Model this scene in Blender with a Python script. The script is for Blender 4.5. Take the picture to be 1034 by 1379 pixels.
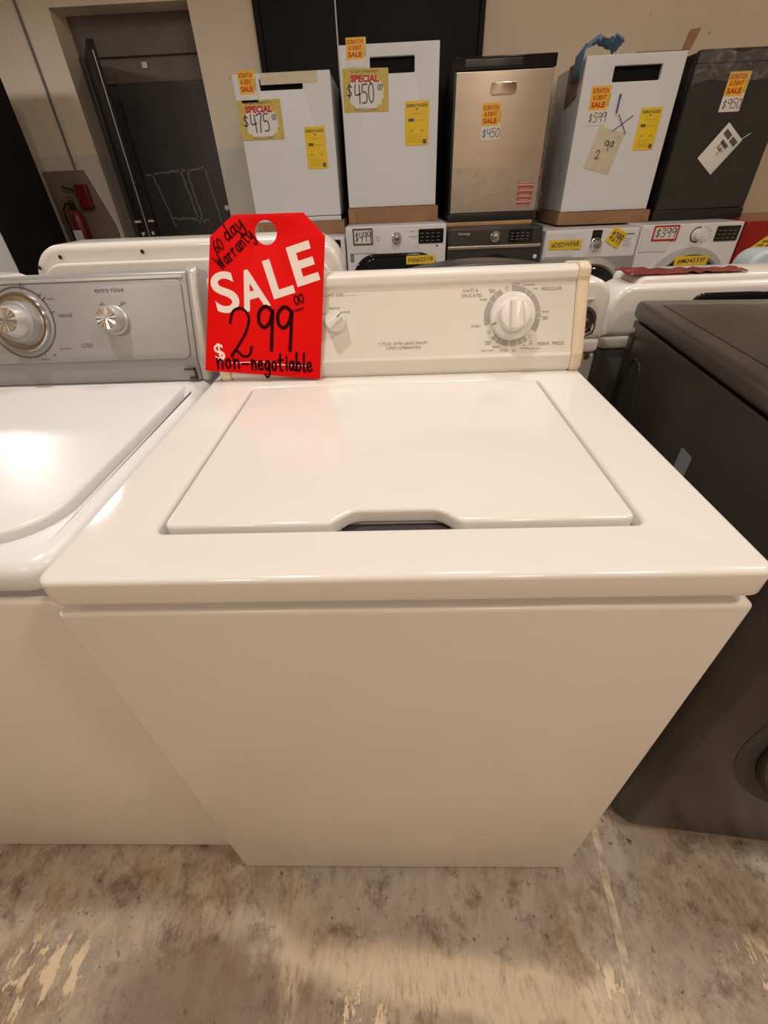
import bpy, bmesh, math, random
from mathutils import Matrix, Vector, noise as mnoise
random.seed(7)
for o in list(bpy.data.objects): bpy.data.objects.remove(o, do_unlink=True)
scene = bpy.context.scene
COL = scene.collection
R = math.radians

# ------------------------------------------------------------------ camera
cam = bpy.data.cameras.new('camera'); cam_o = bpy.data.objects.new('camera', cam); COL.objects.link(cam_o)
cam.sensor_fit = 'VERTICAL'; cam.sensor_height = 36.0; cam.lens = 36.0 * 582.6 / 1379.0
cam.clip_start = 0.02; cam.clip_end = 60
_r, _u, _f = Vector((0.9987, 0.0124, -0.0350)), Vector((0.0204, 0.6037, 0.7969)), Vector((-0.0307, 0.7966, -0.6037))
cam_o.matrix_world = Matrix(((_r.x, _u.x, -_f.x, 0.0021), (_r.y, _u.y, -_f.y, -0.2836), (_r.z, _u.z, -_f.z, 1.1948), (0, 0, 0, 1)))
scene.camera = cam_o

# ------------------------------------------------------------------ world, exposure
world = bpy.data.worlds.new('world'); scene.world = world; world.use_nodes = True
world.node_tree.nodes['Background'].inputs[0].default_value = (0.9, 0.85, 0.78, 1)
world.node_tree.nodes['Background'].inputs[1].default_value = 0.05
vs = scene.view_settings
vs.view_transform = 'Standard'; vs.look = 'None'; vs.gamma = 1.0; vs.use_curve_mapping = False
vs.exposure = 0.0
WARM = (1.0, 0.80, 0.58); SOFT = (1.0, 0.87, 0.72); COOL = (1.0, 0.93, 0.85)
# name, x, y, power, colour, disc size, label
LAMPS = [   # x, y, z, power, colour, disc size, label
    (-0.72, 0.34, 3.3, 27.5, (1.0, 0.91, 0.82), 0.12, 'pendant lamp hanging over the washer with the silver console'),
    (1.60, -0.55, 3.3, 27, (1.0, 0.89, 0.78), 0.35, 'pendant lamp hanging over the aisle by the dark dryer'),
    (-2.65, 2.55, 2.3, 17, (1.0, 0.985, 0.96), 0.30, 'pendant lamp hanging in front of the dark door'),
    (0.45, 1.35, 3.3, 15, (1.0, 0.98, 0.95), 0.35, 'pendant lamp hanging over the aisle before the white dishwashers'),
    (2.70, 1.45, 3.3, 18, (1.0, 0.85, 0.70), 0.35, 'pendant lamp hanging by the red front loader'),
    (-1.60, -2.30, 3.3, 27, (1.0, 0.85, 0.70), 0.40, 'added fill lamp hanging behind the viewer over the left aisle'),  # added fill behind the camera, lifts the dim washer fronts
    (1.20, -2.60, 3.3, 36, (1.0, 0.75, 0.56), 0.40, 'added fill lamp hanging behind the viewer over the right aisle'),  # second added fill, warmer, brightens the fronts from behind the camera
]

# ------------------------------------------------------------------ materials
MATS = {}
def mat(name, col, rough=0.4, metal=0.0, var=0.05, scale=8.0, bump=0.0, bscale=120.0, spec=0.5, coat=0.0, emit=0.0, stretch=None, aniso=0.0, rvar=0.08):
    m = bpy.data.materials.new(name); m.use_nodes = True
    nt = m.node_tree; b = nt.nodes['Principled BSDF']
    tc = nt.nodes.new('ShaderNodeTexCoord'); mp = nt.nodes.new('ShaderNodeMapping')
    nt.links.new(tc.outputs['Object'], mp.inputs[0])
    if stretch: mp.inputs['Scale'].default_value = stretch
    n = nt.nodes.new('ShaderNodeTexNoise'); n.inputs['Scale'].default_value = scale; n.inputs['Detail'].default_value = 6
    nt.links.new(mp.outputs[0], n.inputs['Vector'])
    r = nt.nodes.new('ShaderNodeValToRGB'); nt.links.new(n.outputs['Fac'], r.inputs[0])
    r.color_ramp.elements[0].position = 0.3; r.color_ramp.elements[1].position = 0.7
    r.color_ramp.elements[0].color = tuple(max(0, c * (1 - var)) for c in col) + (1,)
    r.color_ramp.elements[1].color = tuple(min(1, c * (1 + var)) for c in col) + (1,)
    nt.links.new(r.outputs[0], b.inputs['Base Color'])
    mr = nt.nodes.new('ShaderNodeMapRange'); nt.links.new(n.outputs['Fac'], mr.inputs[0])
    mr.inputs['To Min'].default_value = max(0.02, rough - rvar); mr.inputs['To Max'].default_value = min(1, rough + rvar)
    nt.links.new(mr.outputs[0], b.inputs['Roughness'])
    b.inputs['Metallic'].default_value = metal; b.inputs['Specular IOR Level'].default_value = spec
    b.inputs['Coat Weight'].default_value = coat; b.inputs['Coat Roughness'].default_value = 0.08
    if aniso: b.inputs['Anisotropic'].default_value = aniso
    if emit:
        b.inputs['Emission Color'].default_value = tuple(col) + (1,); b.inputs['Emission Strength'].default_value = emit
    if bump:
        n2 = nt.nodes.new('ShaderNodeTexNoise'); n2.inputs['Scale'].default_value = bscale; n2.inputs['Detail'].default_value = 4
        nt.links.new(mp.outputs[0], n2.inputs['Vector'])
        bp = nt.nodes.new('ShaderNodeBump'); bp.inputs['Strength'].default_value = bump; bp.inputs['Distance'].default_value = 0.002
        nt.links.new(n2.outputs['Fac'], bp.inputs['Height']); nt.links.new(bp.outputs[0], b.inputs['Normal'])
    MATS[name] = m; return m
mat('enamel', (0.80, 0.775, 0.735), 0.12, var=0.012, scale=3, bump=0.03, bscale=220, rvar=0.04)
mat('enamel_cabinet', (0.76, 0.725, 0.675), 0.27, var=0.02, scale=3, bump=0.015, bscale=260, rvar=0.03)
mat('enamel_cool', (0.78, 0.785, 0.785), 0.30, var=0.012, scale=3, rvar=0.04)
mat('console_plastic', (0.79, 0.755, 0.70), 0.35, var=0.015, scale=5)
mat('aged_plastic', (0.78, 0.66, 0.48), 0.38, var=0.05, scale=12)
mat('knob_white', (0.80, 0.78, 0.74), 0.25, var=0.01)
mat('print_grey', (0.22, 0.20, 0.18), 0.6, var=0.05)
mat('print_dark', (0.10, 0.095, 0.09), 0.6, var=0.05)
mat('ring_grey', (0.40, 0.38, 0.35), 0.5, var=0.04)
mat('void_black', (0.006, 0.006, 0.006), 0.6, var=0.1, spec=0.1)
mat('gap_dark', (0.05, 0.048, 0.045), 0.7, var=0.1)
mat('recess_grey', (0.34, 0.33, 0.32), 0.5, var=0.05)
mat('silver_panel', (0.355, 0.362, 0.368), 0.40, metal=0.35, var=0.03, scale=30, stretch=(1, 30, 30))
mat('silver_trim', (0.52, 0.51, 0.49), 0.36, metal=0.35, var=0.03)
mat('chrome', (0.78, 0.77, 0.75), 0.12, metal=1.0, var=0.03)
mat('brushed_cap', (0.80, 0.78, 0.74), 0.22, metal=1.0, var=0.25, scale=60, aniso=0.5)
mat('dish_white', (0.74, 0.745, 0.76), 0.32, var=0.012, scale=4)
mat('stainless', (0.66, 0.58, 0.49), 0.30, metal=0.85, var=0.03, scale=20, stretch=(0.06, 1, 1), rvar=0.03)
mat('slate', (0.050, 0.050, 0.050), 0.33, metal=0.35, var=0.06, scale=10)
mat('slate_dish', (0.058, 0.060, 0.058), 0.34, metal=0.6, var=0.06, scale=10)
mat('dryer_slate', (0.050, 0.043, 0.037), 0.26, metal=0.45, var=0.10, scale=5, bump=0.03, bscale=400)
mat('dryer_top', (0.075, 0.066, 0.056), 0.30, metal=0.4, var=0.22, scale=6)
mat('black_plastic', (0.016, 0.015, 0.015), 0.35, var=0.15)
mat('black_gloss', (0.010, 0.010, 0.011), 0.08, var=0.1, rvar=0.03)
mat('black_paint', (0.009, 0.008, 0.008), 0.6, var=0.3, scale=5, bump=0.1, bscale=40, spec=0.2)
mat('door_glass', (0.012, 0.012, 0.014), 0.05, var=0.1, rvar=0.02)
mat('cardboard', (0.30, 0.165, 0.085), 0.75, var=0.14, scale=9, bump=0.2, bscale=150)
mat('cardboard_light', (0.50, 0.31, 0.16), 0.75, var=0.12, scale=9)
mat('tag_red', (0.78, 0.0015, 0.0015), 0.55, var=0.02, scale=20, spec=0.12)
mat('tag_edge', (0.86, 0.55, 0.50), 0.6, var=0.05)
mat('tag_white', (0.90, 0.80, 0.74), 0.5, var=0.02)
mat('ink', (0.022, 0.0005, 0.001), 0.6, var=0.3, spec=0.08)
mat('ink_faded', (0.055, 0.001, 0.001), 0.6, var=0.5, scale=60, spec=0.08)
mat('label_yellow', (0.86, 0.58, 0.015), 0.5, var=0.03)
mat('label_orange', (0.88, 0.50, 0.03), 0.45, var=0.06, scale=30)
mat('label_red', (0.55, 0.018, 0.012), 0.5, var=0.05)
mat('label_gold', (0.62, 0.46, 0.10), 0.5, var=0.12, scale=60)
mat('paper', (0.76, 0.73, 0.68), 0.6, var=0.04)
mat('paper_tan', (0.66, 0.58, 0.42), 0.65, var=0.08, scale=20)
mat('sticker_red', (0.42, 0.05, 0.03), 0.5, var=0.1)
mat('pen_blue', (0.03, 0.06, 0.30), 0.4, var=0.1)
mat('cloth_blue', (0.16, 0.27, 0.40), 0.85, var=0.12, scale=20, bump=0.3, bscale=300)
mat('red_gloss', (0.30, 0.010, 0.010), 0.22, var=0.08)
mat('red_film', (0.20, 0.022, 0.018), 0.30, var=0.25, scale=14)
mat('red_paint', (0.15, 0.012, 0.010), 0.35, var=0.15)
mat('pale_blue', (0.52, 0.60, 0.66), 0.35, var=0.04)
mat('back_steel', (0.40, 0.385, 0.36), 0.45, metal=0.3, var=0.05)
mat('door_ring', (0.16, 0.15, 0.14), 0.14, metal=0.9, var=0.05)
mat('back_dark', (0.13, 0.13, 0.125), 0.45, metal=0.3, var=0.1)
mat('grey_sticker', (0.20, 0.22, 0.25), 0.4, var=0.03)
mat('door_grey', (0.060, 0.059, 0.058), 0.50, var=0.18, scale=4, bump=0.08, bscale=60)
mat('door_frame', (0.155, 0.130, 0.110), 0.55, var=0.15, scale=6)
mat('scuff', (0.20, 0.19, 0.18), 0.7, var=0.25, scale=60)
mat('concrete_joint', (0.52, 0.44, 0.33), 0.75, var=0.35, scale=45, bump=0.5, bscale=120)
mat('lamp_glow', (1.0, 0.9, 0.75), 0.4, emit=3.0)
mat('lamp_metal', (0.30, 0.30, 0.30), 0.4, metal=0.8, var=0.05)
mat('panel_brown', (0.20, 0.145, 0.105), 0.7, var=0.12, scale=7)
mat('ceiling_paint', (0.70, 0.65, 0.58), 0.8, var=0.06)

def floor_material():
    m = bpy.data.materials.new('stained_concrete'); m.use_nodes = True; nt = m.node_tree; b = nt.nodes['Principled BSDF']
    N = nt.nodes.new; L = nt.links.new
    tc = N('ShaderNodeTexCoord')
    def noise(scale, detail=6, sc=(1, 1, 1), rough=0.6, loc=(0, 0, 0), dist=0.0):
        mp = N('ShaderNodeMapping'); mp.inputs['Scale'].default_value = sc; mp.inputs['Location'].default_value = loc
        L(tc.outputs['Object'], mp.inputs[0]); n = N('ShaderNodeTexNoise'); n.inputs['Scale'].default_value = scale
        n.inputs['Detail'].default_value = detail; n.inputs['Roughness'].default_value = rough; n.inputs['Distortion'].default_value = dist
        L(mp.outputs[0], n.inputs['Vector']); return n.outputs['Fac']
    def ramp(src, a, b_, c0=(0, 0, 0, 1), c1=(1, 1, 1, 1)):
        r = N('ShaderNodeValToRGB'); L(src, r.inputs[0]); e = r.color_ramp.elements
        e[0].position = a; e[1].position = b_; e[0].color = c0; e[1].color = c1; return r.outputs[0]
    def mix(f, a, b_):
        x = N('ShaderNodeMix'); x.data_type = 'RGBA'
        if isinstance(f, float): x.inputs[0].default_value = f
        else: L(f, x.inputs[0])
        for s, i in ((a, 6), (b_, 7)):
            if isinstance(s, tuple): x.inputs[i].default_value = s
            else: L(s, x.inputs[i])
        return x.outputs[2]
    def mul(a, b_):
        x = N('ShaderNodeMath'); x.operation = 'MULTIPLY'; L(a, x.inputs[0]); L(b_, x.inputs[1]); return x.outputs[0]
    def near(cx, cy, rx, ry, ang=0.0):            # distance from an oval floor spot, for wear, stains and painted light
        mp = N('ShaderNodeMapping'); mp.vector_type = 'TEXTURE'; mp.inputs['Location'].default_value = (cx, cy, 0); mp.inputs['Rotation'].default_value = (0, 0, R(ang)); mp.inputs['Scale'].default_value = (rx, ry, 1)
        L(tc.outputs['Object'], mp.inputs[0]); vl = N('ShaderNodeVectorMath'); vl.operation = 'LENGTH'; L(mp.outputs[0], vl.inputs[0])
        return vl.outputs['Value']
    def add(a, b_, k=1.0):
        x = N('ShaderNodeMath'); x.operation = 'MULTIPLY_ADD'; L(b_, x.inputs[0]); x.inputs[1].default_value = k; L(a, x.inputs[2]); return x.outputs[0]
    big = noise(4.5, 5, loc=(3.1, 1.7, 0))
    col = mix(ramp(big, 0.40, 0.62), (0.30, 0.21, 0.135, 1), (0.40, 0.36, 0.32, 1))
    mid = noise(26, 9, sc=(1, 0.6, 1), rough=0.72, dist=0.5)
    col = mix(ramp(mid, 0.44, 0.66), col, (0.50, 0.43, 0.335, 1))
    blot = noise(14, 8, loc=(7, 2, 0), rough=0.7)
    col = mix(ramp(blot, 0.52, 0.68), col, (0.12, 0.08, 0.052, 1))
    fine = noise(170, 6, sc=(1, 0.35, 1), rough=0.78)
    col = mix(ramp(fine, 0.48, 0.78), col, (0.52, 0.45, 0.355, 1))
    pit = noise(70, 4, loc=(2, 9, 0), rough=0.6)
    col = mix(ramp(pit, 0.62, 0.72), col, (0.085, 0.055, 0.036, 1))
    dirt = ramp(add(near(-0.36, -0.20, 0.22, 0.10), noise(9, 6, loc=(1, 5, 0)), -0.9), 0.15, 0.75, (1, 1, 1, 1), (0, 0, 0, 1))
    dk = N('ShaderNodeMath'); dk.operation = 'MULTIPLY'; dk.inputs[1].default_value = 0.65; L(dirt, dk.inputs[0])
    col = mix(dk.outputs[0], col, (0.135, 0.078, 0.040, 1))
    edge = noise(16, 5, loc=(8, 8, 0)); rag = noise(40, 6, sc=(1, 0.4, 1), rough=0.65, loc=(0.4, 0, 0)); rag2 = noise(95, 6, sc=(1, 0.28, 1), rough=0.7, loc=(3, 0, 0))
    # lamp-lit band painted in over flaked coat, then the cream flakes
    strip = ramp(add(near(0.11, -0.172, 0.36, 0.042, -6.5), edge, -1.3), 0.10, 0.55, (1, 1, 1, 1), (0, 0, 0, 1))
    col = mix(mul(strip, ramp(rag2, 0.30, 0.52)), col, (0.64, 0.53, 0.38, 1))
    gap_light = ramp(add(near(-0.222, -0.10, 0.028, 0.10, 4), edge, -1.2), 0.2, 0.7, (1, 1, 1, 1), (0, 0, 0, 1))  # pale streak painting the light that falls between the two washers
    col = mix(mul(gap_light, ramp(rag2, 0.38, 0.62)), col, (0.56, 0.46, 0.33, 1))
    masks = [near(-0.70, -0.165, 0.085, 0.075), near(-0.08, -0.215, 0.05, 0.05), near(0.385, -0.19, 0.05, 0.05), near(0.02, -0.36, 0.5, 0.12), near(0.66, -0.14, 0.06, 0.04)]
    flake = None
    for i, mk in enumerate(masks):
        m1 = mul(ramp(add(mk, edge, -0.9), 0.25, 0.75, (1, 1, 1, 1), (0, 0, 0, 1)), ramp(rag, 0.525, 0.55))
        if flake is None: flake = m1
        else:
            x = N('ShaderNodeMath'); x.operation = 'MAXIMUM'; L(flake, x.inputs[0]); L(m1, x.inputs[1]); flake = x.outputs[0]
    few = ramp(noise(60, 3, sc=(1, 0.5, 1), loc=(5, 3, 0)), 0.735, 0.75)
    mx = N('ShaderNodeMath'); mx.operation = 'MAXIMUM'; L(flake, mx.inputs[0]); L(few, mx.inputs[1])
    col = mix(mx.outputs[0], col, (0.74, 0.60, 0.42, 1))
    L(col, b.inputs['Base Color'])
    L(ramp(mid, 0.2, 0.8, (0.38, 0.38, 0.38, 1), (0.62, 0.62, 0.62, 1)), b.inputs['Roughness'])
    ad = N('ShaderNodeMath'); ad.operation = 'ADD'; L(fine, ad.inputs[0]); L(mx.outputs[0], ad.inputs[1])
    bp = N('ShaderNodeBump'); bp.inputs['Strength'].default_value = 0.7; bp.inputs['Distance'].default_value = 0.002
    L(ad.outputs[0], bp.inputs['Height']); L(bp.outputs[0], b.inputs['Normal'])
    MATS['floor'] = m
floor_material()
def wall_material():
    m = bpy.data.materials.new('plaster'); m.use_nodes = True; nt = m.node_tree; b = nt.nodes['Principled BSDF']
    N = nt.nodes.new; L = nt.links.new
    tc = N('ShaderNodeTexCoord'); n = N('ShaderNodeTexNoise'); n.inputs['Scale'].default_value = 2.2; n.inputs['Detail'].default_value = 8
    L(tc.outputs['Object'], n.inputs['Vector'])
    r = N('ShaderNodeValToRGB'); L(n.outputs['Fac'], r.inputs[0]); r.color_ramp.elements[0].position = 0.3; r.color_ramp.elements[1].position = 0.7
    r.color_ramp.elements[0].color = (0.76, 0.635, 0.49, 1); r.color_ramp.elements[1].color = (0.82, 0.70, 0.55, 1)
    # greyer painted dado below 1.46 m, on the wall left of the black door
    s = N('ShaderNodeSeparateXYZ'); L(tc.outputs['Object'], s.inputs[0])
    lt = N('ShaderNodeMath'); lt.operation = 'LESS_THAN'; lt.inputs[1].default_value = 1.46; L(s.outputs['Z'], lt.inputs[0])
    ltx = N('ShaderNodeMath'); ltx.operation = 'LESS_THAN'; ltx.inputs[1].default_value = -0.9; L(s.outputs['X'], ltx.inputs[0])
    an = N('ShaderNodeMath'); an.operation = 'MULTIPLY'; L(lt.outputs[0], an.inputs[0]); L(ltx.outputs[0], an.inputs[1])
    mx = N('ShaderNodeMix'); mx.data_type = 'RGBA'; L(an.outputs[0], mx.inputs[0]); L(r.outputs[0], mx.inputs[6]); mx.inputs[7].default_value = (0.66, 0.605, 0.52, 1)
    sp = N('ShaderNodeTexNoise'); sp.inputs['Scale'].default_value = 30; sp.inputs['Detail'].default_value = 3; L(tc.outputs['Object'], sp.inputs['Vector'])
    rs = N('ShaderNodeValToRGB'); L(sp.outputs['Fac'], rs.inputs[0]); rs.color_ramp.elements[0].position = 0.71; rs.color_ramp.elements[1].position = 0.76
    m2 = N('ShaderNodeMix'); m2.data_type = 'RGBA'; L(rs.outputs[0], m2.inputs[0]); L(mx.outputs[2], m2.inputs[6]); m2.inputs[7].default_value = (0.13, 0.115, 0.10, 1)
    L(m2.outputs[2], b.inputs['Base Color']); b.inputs['Roughness'].default_value = 0.8
    bp = N('ShaderNodeBump'); bp.inputs['Strength'].default_value = 0.25; bp.inputs['Distance'].default_value = 0.004
    L(sp.outputs['Fac'], bp.inputs['Height']); L(bp.outputs[0], b.inputs['Normal'])
    MATS['plaster'] = m
wall_material()
def film_material():
    m = bpy.data.materials.new('plastic_film'); m.use_nodes = True; nt = m.node_tree; b = nt.nodes['Principled BSDF']
    b.inputs['Base Color'].default_value = (0.55, 0.52, 0.49, 1); b.inputs['Roughness'].default_value = 0.12
    n = nt.nodes.new('ShaderNodeTexNoise'); n.inputs['Scale'].default_value = 14; n.inputs['Detail'].default_value = 5; n.inputs['Distortion'].default_value = 1.5
    tc = nt.nodes.new('ShaderNodeTexCoord'); nt.links.new(tc.outputs['Object'], n.inputs['Vector'])
    r = nt.nodes.new('ShaderNodeValToRGB'); nt.links.new(n.outputs['Fac'], r.inputs[0]); r.color_ramp.elements[0].position = 0.5; r.color_ramp.elements[1].position = 0.8
    r.color_ramp.elements[0].color = (0.10, 0.10, 0.10, 1); r.color_ramp.elements[1].color = (0.45, 0.45, 0.45, 1)
    nt.links.new(r.outputs[0], b.inputs['Alpha'])
    bp = nt.nodes.new('ShaderNodeBump'); bp.inputs['Strength'].default_value = 1.0; bp.inputs['Distance'].default_value = 0.02
    nt.links.new(n.outputs['Fac'], bp.inputs['Height']); nt.links.new(bp.outputs[0], b.inputs['Normal'])
    MATS['film'] = m
film_material()

# ------------------------------------------------------------------ mesh helpers
I4 = Matrix.Identity(4)
def frame(p, t=0.0, rot=0.0):
    """plane through p: u = +x, v = up the face, w = out of it; t = lean back (90 = lying flat), rot = turn in the plane"""
    t = R(t); s, c = math.sin(t), math.cos(t)
    M = Matrix(((1, 0, 0, p[0]), (0, s, -c, p[1]), (0, c, s, p[2]), (0, 0, 0, 1)))
    return M @ Matrix.Rotation(R(rot), 4, 'Z') if rot else M
def back_frame(p):   # a face that looks towards +y
    return Matrix.Translation(p) @ Matrix.Rotation(math.pi, 4, 'Z') @ frame((0, 0, 0))
def xframe(x=0):     # u = y, v = z, w = x
    return Matrix(((0, 0, 1, x), (1, 0, 0, 0), (0, 1, 0, 0), (0, 0, 0, 1)))
def smooth(me, ang=35):
    me.shade_smooth(); me.set_sharp_from_angle(angle=R(ang)); return me
def fillet(pts, rad, n=6):
    out = []; k = len(pts)
    if not isinstance(rad, (list, tuple)): rad = [rad] * k
    for i in range(k):
        p = Vector(pts[i][:2]); a = Vector(pts[i - 1][:2]); b = Vector(pts[(i + 1) % k][:2]); r = rad[i]
        if r <= 0: out.append((p.x, p.y)); continue
        da = (a - p).normalized(); db = (b - p).normalized(); ang = da.angle(db)
        d = min(r / math.tan(ang / 2), (a - p).length * 0.48, (b - p).length * 0.48)
        p0 = p + da * d; p1 = p + db * d
        for j in range(n + 1):
            s = j / n; q = p0 * (1 - s) ** 2 + p * 2 * s * (1 - s) + p1 * s ** 2
            q2 = p0.lerp(p1, s); r_ = d * math.tan(ang / 2); c = p + (da + db).normalized() * (r_ / math.sin(ang / 2))
            v = (q - c)
            if v.length > 1e-9: q = c + v.normalized() * r_
            out.append((q.x, q.y))
    return out
def rrect(u0, v0, u1, v1, r=0.0, n=6):
    return fillet([(u0, v0), (u1, v0), (u1, v1), (u0, v1)], r, n)
def circle(cx, cy, r, n=40):
    return [(cx + r * math.cos(2 * math.pi * i / n), cy + r * math.sin(2 * math.pi * i / n)) for i in range(n)]
def slab(loops, w0, w1, r=0.0, res=3, M=I4):
    """solid plate bounded by loops (outer + holes), from w0 to w1, edges rounded by r"""
    if isinstance(loops[0][0], (int, float)): loops = [loops]
    cu = bpy.data.curves.new('tmp', 'CURVE'); cu.dimensions = '2D'; cu.fill_mode = 'BOTH'
    for lp in loops:
        s = cu.splines.new('POLY'); s.points.add(len(lp) - 1); s.use_cyclic_u = True
        for p, q in zip(s.points, lp): p.co = (q[0], q[1], 0, 1)
    r = min(r, (w1 - w0) / 2 * 0.98)
    cu.extrude = (w1 - w0) / 2 - r; cu.bevel_depth = r; cu.bevel_resolution = res; cu.offset = -r
    t = bpy.data.objects.new('tmp', cu); me = bpy.data.meshes.new_from_object(t)
    bpy.data.objects.remove(t); bpy.data.curves.remove(cu)
    bm = bmesh.new(); bm.from_mesh(me); bmesh.ops.remove_doubles(bm, verts=bm.verts, dist=1e-6)
    bmesh.ops.recalc_face_normals(bm, faces=bm.faces); bm.to_mesh(me); bm.free(); me.materials.clear()
    me.transform(M @ Matrix.Translation((0, 0, (w0 + w1) / 2))); me.update(); return smooth(me)
def box(x0, x1, y0, y1, z0, z1, r=0.0, seg=3, M=I4):
    bm = bmesh.new(); bmesh.ops.create_cube(bm, size=1)
    for v in bm.verts: v.co = Vector(((x0 + x1) / 2 + v.co.x * (x1 - x0), (y0 + y1) / 2 + v.co.y * (y1 - y0), (z0 + z1) / 2 + v.co.z * (z1 - z0)))
    if r > 0: bmesh.ops.bevel(bm, geom=list(bm.edges), offset=r, segments=seg, profile=0.5, affect='EDGES')
    me = bpy.data.meshes.new('m'); bm.to_mesh(me); bm.free(); me.transform(M); return smooth(me)
def lathe(prof, n=48, M=I4):
    bm = bmesh.new(); rings = []
    for r, h in prof:
        rings.append([bm.verts.new((r * math.cos(2 * math.pi * i / n), r * math.sin(2 * math.pi * i / n), h)) for i in range(n)] if r > 1e-6 else [bm.verts.new((0, 0, h))])
    for a, b in zip(rings, rings[1:]):
        for i in range(n):
            j = (i + 1) % n
            if len(a) == 1 and len(b) == 1: continue
            if len(a) == 1: bm.faces.new((a[0], b[i], b[j]))
            elif len(b) == 1: bm.faces.new((a[i], a[j], b[0]))
            else: bm.faces.new((a[i], a[j], b[j], b[i]))
    bmesh.ops.recalc_face_normals(bm, faces=bm.faces)
    me = bpy.data.meshes.new('m'); bm.to_mesh(me); bm.free(); me.transform(M); return smooth(me, 40)
def spokes(r, h, n, M):      # fluted disc: sectors tilted by turns
    bm = bmesh.new(); c = bm.verts.new((0, 0, h + .0012)); c0 = bm.verts.new((0, 0, h - .001))
    k = n * 2; rim = [bm.verts.new((r * math.cos(2 * math.pi * i / k), r * math.sin(2 * math.pi * i / k), h + (.0022 if i % 2 else 0))) for i in range(k)]
    low = [bm.verts.new((v.co.x, v.co.y, h - .001)) for v in rim]
    for i in range(k):
        j = (i + 1) % k; bm.faces.new((c, rim[i], rim[j])); bm.faces.new((rim[i], low[i], low[j], rim[j])); bm.faces.new((c0, low[j], low[i]))
    bmesh.ops.recalc_face_normals(bm, faces=bm.faces)
    me = bpy.data.meshes.new('m'); bm.to_mesh(me); bm.free(); me.transform(M); return me
def tube(pts, r, n=8):
    bm = bmesh.new(); rings = []
    P = [Vector(p) for p in pts]
    for i, p in enumerate(P):
        d = (P[min(i + 1, len(P) - 1)] - P[max(i - 1, 0)]).normalized()
        a = d.orthogonal().normalized() if i == 0 else (ra - d * ra.dot(d)).normalized(); ra = a; b = d.cross(a)
        rings.append([bm.verts.new(p + (a * math.cos(2 * math.pi * k / n) + b * math.sin(2 * math.pi * k / n)) * r) for k in range(n)])
    for a, b in zip(rings, rings[1:]):
        for k in range(n): bm.faces.new((a[k], a[(k + 1) % n], b[(k + 1) % n], b[k]))
    bm.faces.new(rings[0]); bm.faces.new(rings[-1]); bmesh.ops.recalc_face_normals(bm, faces=bm.faces)
    me = bpy.data.meshes.new('m'); bm.to_mesh(me); bm.free(); return smooth(me, 50)
def join(*meshes):
    bm = bmesh.new()
    for me in meshes: bm.from_mesh(me)
    out = bpy.data.meshes.new('m'); bm.to_mesh(out); bm.free()
    for me in meshes: bpy.data.meshes.remove(me)
    return smooth(out)
def turn(me, M): me.transform(M); return me
def obj(name, me, m, parent=None, label=None):
    o = bpy.data.objects.new(name, me); me.name = name
    me.materials.clear(); me.materials.append(MATS[m] if isinstance(m, str) else m)
    COL.objects.link(o)
    if parent is not None: o.parent = parent
    if label: o['label'] = label
    return o
def thing(name, label, cat, loc=(0, 0, 0), rotz=0.0, group=None, M=None):
    o = bpy.data.objects.new(name, None); COL.objects.link(o); o.empty_display_size = 0.1
    if M is not None: o.matrix_world = M
    else: o.location = loc; o.rotation_euler = (0, 0, R(rotz))
    o['label'] = label; o['category'] = cat
    if group: o['group'] = group
    return o
def tag(o, label, cat, group=None):
    o['label'] = label; o['category'] = cat
    if group: o['group'] = group
    return o
def struct(name, me, m, label=None):
    o = obj(name, me, m); o['kind'] = 'structure'
    if label: o['label'] = label
    return o

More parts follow.
